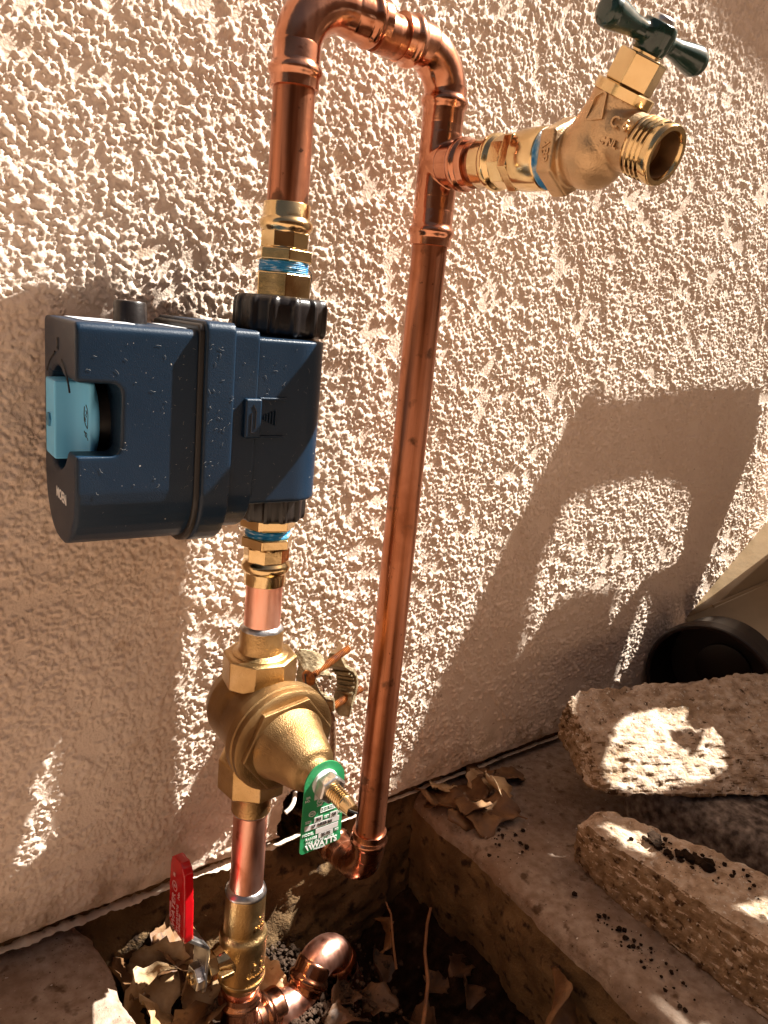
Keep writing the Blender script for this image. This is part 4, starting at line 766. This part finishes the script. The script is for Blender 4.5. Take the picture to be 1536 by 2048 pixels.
LG2 = ['large pale crumpled leaf beside the left slab, in full sun', 'pale crumpled leaf below the red lever, in full sun', 'pale leaf at the lower left of the trench, touching the left slab', 'small pale leaf between lever plate and brass ball valve', 'brown folded leaf behind the lever plate against the foundation',
       'small brown leaf at the foot of the ball valve', 'long brown leaf leaning on the foundation left of the ball valve', 'brown crumpled leaf at the top corner of the left slab', 'brown leaf at the bottom of the trench left of the copper tee', 'pale leaf fragment right of the ball valve behind the copper bend']
LG3 = ['dark leaf right below the end of the copper elbow', 'dark leaf at the bottom of the pit, left of the bent twig', 'dark narrow leaf near the foot of the thin short twig', 'dark leaf right of the bent twig at the bottom of the pit', 'dark leaf lowest left in the pit, under the copper bend', 'dark leaf at the lower right of the pit near the slab face', 'dark leaf at the bottom edge under the bent twig', 'dark leaf half hidden at the foot of the right slab face']
g1 = 'dry leaves drifted on the right slab'
for i, (x, y, z, rx, ry, rz, L, W, mm) in enumerate([
    (0.2235, -0.0375, 0.0225, 10, 20, 30, .034, .026, 'leaf'), (0.2419, -0.0578, 0.0223, -15, 10, 100, .036, .028, 'leaf_brown'), (0.2585, -0.0522, 0.0223, 14, -12, 60, .032, .026, 'leaf'),
    (0.2133, -0.0578, 0.0196, 5, 14, 140, .040, .030, 'leaf_brown'), (0.229, -0.0743, 0.0225, -10, 15, 20, .042, .030, 'leaf_brown'), (0.206, -0.0412, 0.0206, 30, 10, 75, .036, .027, 'leaf_brown'),
    (0.275, -0.0375, 0.0225, 12, 12, 10, .036, .026, 'leaf_brown'), (0.2235, -0.0928, 0.0206, 8, -8, 50, .036, .027, 'leaf_brown'), (0.2437, -0.0891, 0.0216, -20, 8, 120, .040, .030, 'leaf_brown'), (0.2124, -0.0817, 0.0197, 15, 18, -20, .034, .024, 'leaf_brown'), (0.2953, -0.0559, 0.0206, 6, -8, 160, .034, .024, 'leaf_brown')]):
    leaf((x, y, z), (rx, ry, rz), 100+i, L, W, mm, LG1[i], g1, 0.7)
leaf((0.2585, -0.0707, 0.028), (32, -8, 80), 131, .036, .030, 'leaf', 'pale dry leaf catching a spot of sun on the right slab', None)
g2 = 'dry leaves in the trench beside the ball valve'
for i, (x, y, z, rx, ry, rz, L, W, mm) in enumerate([
    (-.057, -.060, -.034, 50, -10, 20, .044, .038, 'leaf'), (-.041, -.050, -.030, 58, 20, -30, .046, .040, 'leaf'), (-.060, -.082, -.036, 48, 25, 60, .046, .036, 'leaf'),
    (-.022, -.066, -.042, 62, 5, 10, .034, .030, 'leaf'), (-.031, -.043, -.030, 30, -25, 110, .050, .036, 'leaf_brown'), (-.020, -.088, -.052, 40, 18, 150, .034, .028, 'leaf_brown'),
    (-.030, -.040, -.022, 20, -12, 40, .056, .030, 'leaf_brown'), (-.064, -.046, -.030, 36, 12, 80, .044, .034, 'leaf_brown'), (-.040, -.094, -.046, 35, -20, 20, .042, .032, 'leaf_brown'), (.036, -.064, -.066, 52, 10, -50, .034, .026, 'leaf')]):
    leaf((x, y, z), (rx, ry, rz), 200+i, L, W, mm, LG2[i], g2, 1.6)
g3 = 'dark leaves on the pit floor'
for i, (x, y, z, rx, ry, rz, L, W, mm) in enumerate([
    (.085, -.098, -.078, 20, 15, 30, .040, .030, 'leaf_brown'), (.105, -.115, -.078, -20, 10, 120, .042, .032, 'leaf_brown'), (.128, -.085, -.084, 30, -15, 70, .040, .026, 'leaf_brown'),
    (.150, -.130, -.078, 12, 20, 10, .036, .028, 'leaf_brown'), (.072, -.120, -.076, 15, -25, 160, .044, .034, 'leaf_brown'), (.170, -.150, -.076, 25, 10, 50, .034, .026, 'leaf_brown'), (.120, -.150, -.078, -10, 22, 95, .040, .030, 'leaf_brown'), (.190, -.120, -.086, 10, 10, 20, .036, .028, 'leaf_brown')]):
    leaf((x, y, z-.003), (rx, ry, rz), 300+i, L*.8, W*.72, 'leaf_shaded', LG3[i], g3, 1.9)
leaf((.136, -.080, -.062), (80, 10, 60), 341, .044, .012, 'leaf_brown', 'narrow dry leaf standing upright in the dark pit', None)
leaf((0.1737, -0.2263, -0.0217), (68, -24, 40), 342, .046, .024, 'leaf_brown', 'folded dry leaf propped on the face of right slab', None)
def twig(pts, r0, r1, label):
    n = len(pts); bmx = B(); sweep(bmx, pts, [r0+(r1-r0)*i/(n-1) for i in range(n)], 8); return tag(obj('twig', bmx, 'twig', None, 60, world=False), label, 'twig')
twig([(.105, -.165, -.075), (.122, -.150, -.066), (.134, -.138, -.060), (.143, -.122, -.050), (.152, -.112, -.036), (.158, -.108, -.026)], .0016, .0011, 'reddish bent twig rising from the dark pit')
twig([(.128, -.108, -.070), (.131, -.098, -.056), (.137, -.085, -.040), (.136, -.078, -.033)], .0011, .0007, 'thin short twig standing behind the bent twig in the pit')
twig([(0.2382, -0.0854, 0.0183), (0.2511, -0.0946, 0.0197), (0.2621, -0.1093, 0.0183)], .0009, .0006, 'thin dark twig lying on the right slab before the chunks')
def crumbs(name, spots, n, label, m, smin, smax):
    """many small broken lumps as one mass"""
    base = []
    for k in range(6):
        bmx = B(); bmesh.ops.create_icosphere(bmx, subdivisions=1, radius=1)
        for v in bmx.verts: v.co *= random.uniform(.65, 1.25)
        base.append(bmx)
    Vs, Fs, off = [], [], 0; data = [(np.array([v.co[:] for v in b.verts]), np.array([[v.index for v in f.verts] for f in b.faces])) for b in base]
    for k in range(n):
        x, y, z, sx_, sy_, sz_ = spots[rng.randint(len(spots))]; s_ = smin+(smax-smin)*rng.rand()**2.5
        a, f = data[k % 6]; an = rng.rand()*6.28; c_, q_ = cos(an), sin(an); rotm = np.array([[c_, -q_, 0], [q_, c_, 0], [0, 0, 1]])
        p = np.array([x+sx_*rng.randn(), y+sy_*rng.randn(), z+sz_*rng.rand()]); p[2] = max(p[2], ground_z(p[0], p[1], z)) if z < -.04 else p[2]
        Vs.append((a*np.array([1, 1, .75]))@rotm.T*s_+p); Fs.append(f+off); off += len(a)
    me = bpy.data.meshes.new(name); me.from_pydata(np.concatenate(Vs).tolist(), [], np.concatenate(Fs).tolist()); me.update()
    o = link(name, me, m); o['label'] = label; o['kind'] = 'stuff'; return o
def ground_z(x, y, z):
    i = int(np.clip(np.searchsorted(gx, x), 1, len(gx)-1)); j = int(np.clip(np.searchsorted(gy, y), 1, len(gy)-1)); return GZ[j, i]+.0004
crumbs('soil_crumbs', [(.016, -.045, -.08, .016, .018, .004), (.040, -.050, -.08, .016, .02, .004), (-.012, -.050, -.08, .012, .016, .004), (-.03, -.075, -.08, .012, .014, .004), (.06, -.10, -.08, .03, .03, .003), (.03, -.10, -.08, .02, .02, .003)], 5200, 'loose dark soil crumbs round the buried copper elbows', 'clod', .0006, .0034)
crumbs('soil_clods', [(0.275, -0.2263, 0.0621, 0.005, 0.008, 0.001), (0.2815, -0.2419, 0.0621, 0.005, 0.008, 0.001)], 22, 'dark soil clods on top of the long low chunk', 'soil', .0022, .0058)
crumbs('dirt_crumbs', [(0.275, -0.2263, 0.0593, .006, .012, .004), (0.2815, -0.2539, 0.0593, .008, .010, .004), (0.2953, -0.2788, 0.0611, .008, .012, .003), (0.2235, -0.2355, 0.0165, .006, .016, .001), (0.217, -0.2631, 0.0165, .006, .02, .001), (0.229, -0.1158, 0.0165, .010, .014, .001)], 230, 'dark dirt crumbs scattered over slab and long chunk', 'soil', .0004, .0024)

# ================================================================== OUTSIDE THE PICTURE: unseen things added to cast shade or be mirrored
gs = thing('shade_screen', 'added unseen shade screen on two posts standing right of the tap, outside the picture', 'shade screen', (.70, -.4, -.02))  # added unseen screen; outline and holes cut to cast the shadows and sun patches
outl = [(-0.1906, 0.6828), (-0.1809, 0.7229), (-0.1628, 0.7696), (-0.1507, 0.7966), (-0.1436, 0.8061), (-0.1402, 0.8138), (-0.1353, 0.7966), (-0.1332, 0.7766), (-0.1196, 0.7242), (-0.1036, 0.6632), (-0.0857, 0.5921), (-0.0497, 0.441), (-0.048, 0.3644), (-0.0576, 0.3174), (-0.0665, 0.2455), (-0.08, 0.15), (-0.231, 0.05), (-0.594, 0.19), (-0.9, 0.2), (-0.6471, 0.7679), (-0.37, 0.7375), (-0.2571, 0.6829)]  # holes and wall-side outline from image pixels, projected along the sun onto this plane
holes = [
    [(-0.142, 0.7198), (-0.1335, 0.6899), (-0.1177, 0.629), (-0.1056, 0.5826), (-0.0933, 0.5209), (-0.0802, 0.4403), (-0.0781, 0.3802), (-0.0816, 0.3778), (-0.0964, 0.436), (-0.1015, 0.4401), (-0.1125, 0.4528), (-0.1105, 0.4889), (-0.1298, 0.5754), (-0.1398, 0.6079), (-0.1496, 0.6097), (-0.1505, 0.6643), (-0.1479, 0.6907)],
    [(-0.0977, 0.4193), (-0.0915, 0.3632), (-0.0946, 0.3369), (-0.1034, 0.3346), (-0.102, 0.3853)],
    [(-0.2411, 0.5513), (-0.2296, 0.5276), (-0.2259, 0.4829), (-0.235, 0.453), (-0.2494, 0.4684), (-0.2615, 0.4468), (-0.2931, 0.448), (-0.296, 0.4814), (-0.2889, 0.5219), (-0.2791, 0.5638), (-0.2625, 0.568)],
    [(-0.2489, 0.4875), (-0.2602, 0.4559), (-0.2761, 0.4753), (-0.2676, 0.4933)],
    [(-0.3073, 0.5958), (-0.3083, 0.5801), (-0.3209, 0.5774), (-0.3351, 0.5614), (-0.3455, 0.586), (-0.3539, 0.5956), (-0.3397, 0.5962), (-0.3221, 0.5977)],
    [(-0.3903, 0.5735), (-0.4145, 0.5572), (-0.4356, 0.5775), (-0.4223, 0.5885), (-0.4036, 0.598)],
    [(-0.4219, 0.6241), (-0.4487, 0.6105), (-0.4751, 0.621), (-0.4587, 0.6242)],
    [(-0.1865, 0.5809), (-0.1953, 0.562), (-0.2175, 0.5777), (-0.217, 0.5977)],
    [(-0.4178, 0.6285), (-0.4268, 0.6208), (-0.4523, 0.6219), (-0.4493, 0.6319)]]
link('panel', place(curve_mesh([outl]+holes, .003), (.70, 0, 0), (0, 1, 0), (0, 0, 1)), 'grey_plastic', gs, True)
for y in (-.40, -.80):
    bm = B(); box(bm, (.722, y, .36), (.036, .030, .76)); obj('post', bm, 'wood', gs, 30, .002)
aw = thing('shade_board', 'added unseen shutter high on the wall to the right, outside the picture', 'shade board', (1.0, 0, 1.4))  # added unseen board, its outline shaped to shade the wall's upper right
link('board', place(curve_mesh([[(-0.212, 1.4533), (-0.1932, 1.3561), (-0.1791, 1.2825), (-0.1627, 1.203), (-.02, .95), (-.02, 1.9), (-0.212, 1.9)]], .02), (1.0, 0, 0), (0, 1, 0), (0, 0, 1)), 'wood', aw, True)
bm = B(); box(bm, (1.0, .0, 1.6), (.03, .06, .60)); obj('bracket', bm, 'wood', aw, 30, .002)
fe = thing('added_fence', 'unseen board fence added behind the viewer for dark reflections', 'fence', (0, -2.6, -.02))  # added unseen fence: dark reflections for the metal, less sky light
for k in range(44):
    bm = B(); box(bm, (-4.4+k*.205, -2.6+.01*random.random(), .93+.02*random.random()), (.196, .022, 1.9)); obj('board', bm, 'wood', fe, 30, .003)
for z in (.3, 1.5):
    bm = B(); box(bm, (0, -2.635, z), (9.2, .04, .09)); obj('rail', bm, 'wood', fe, 30, .003)
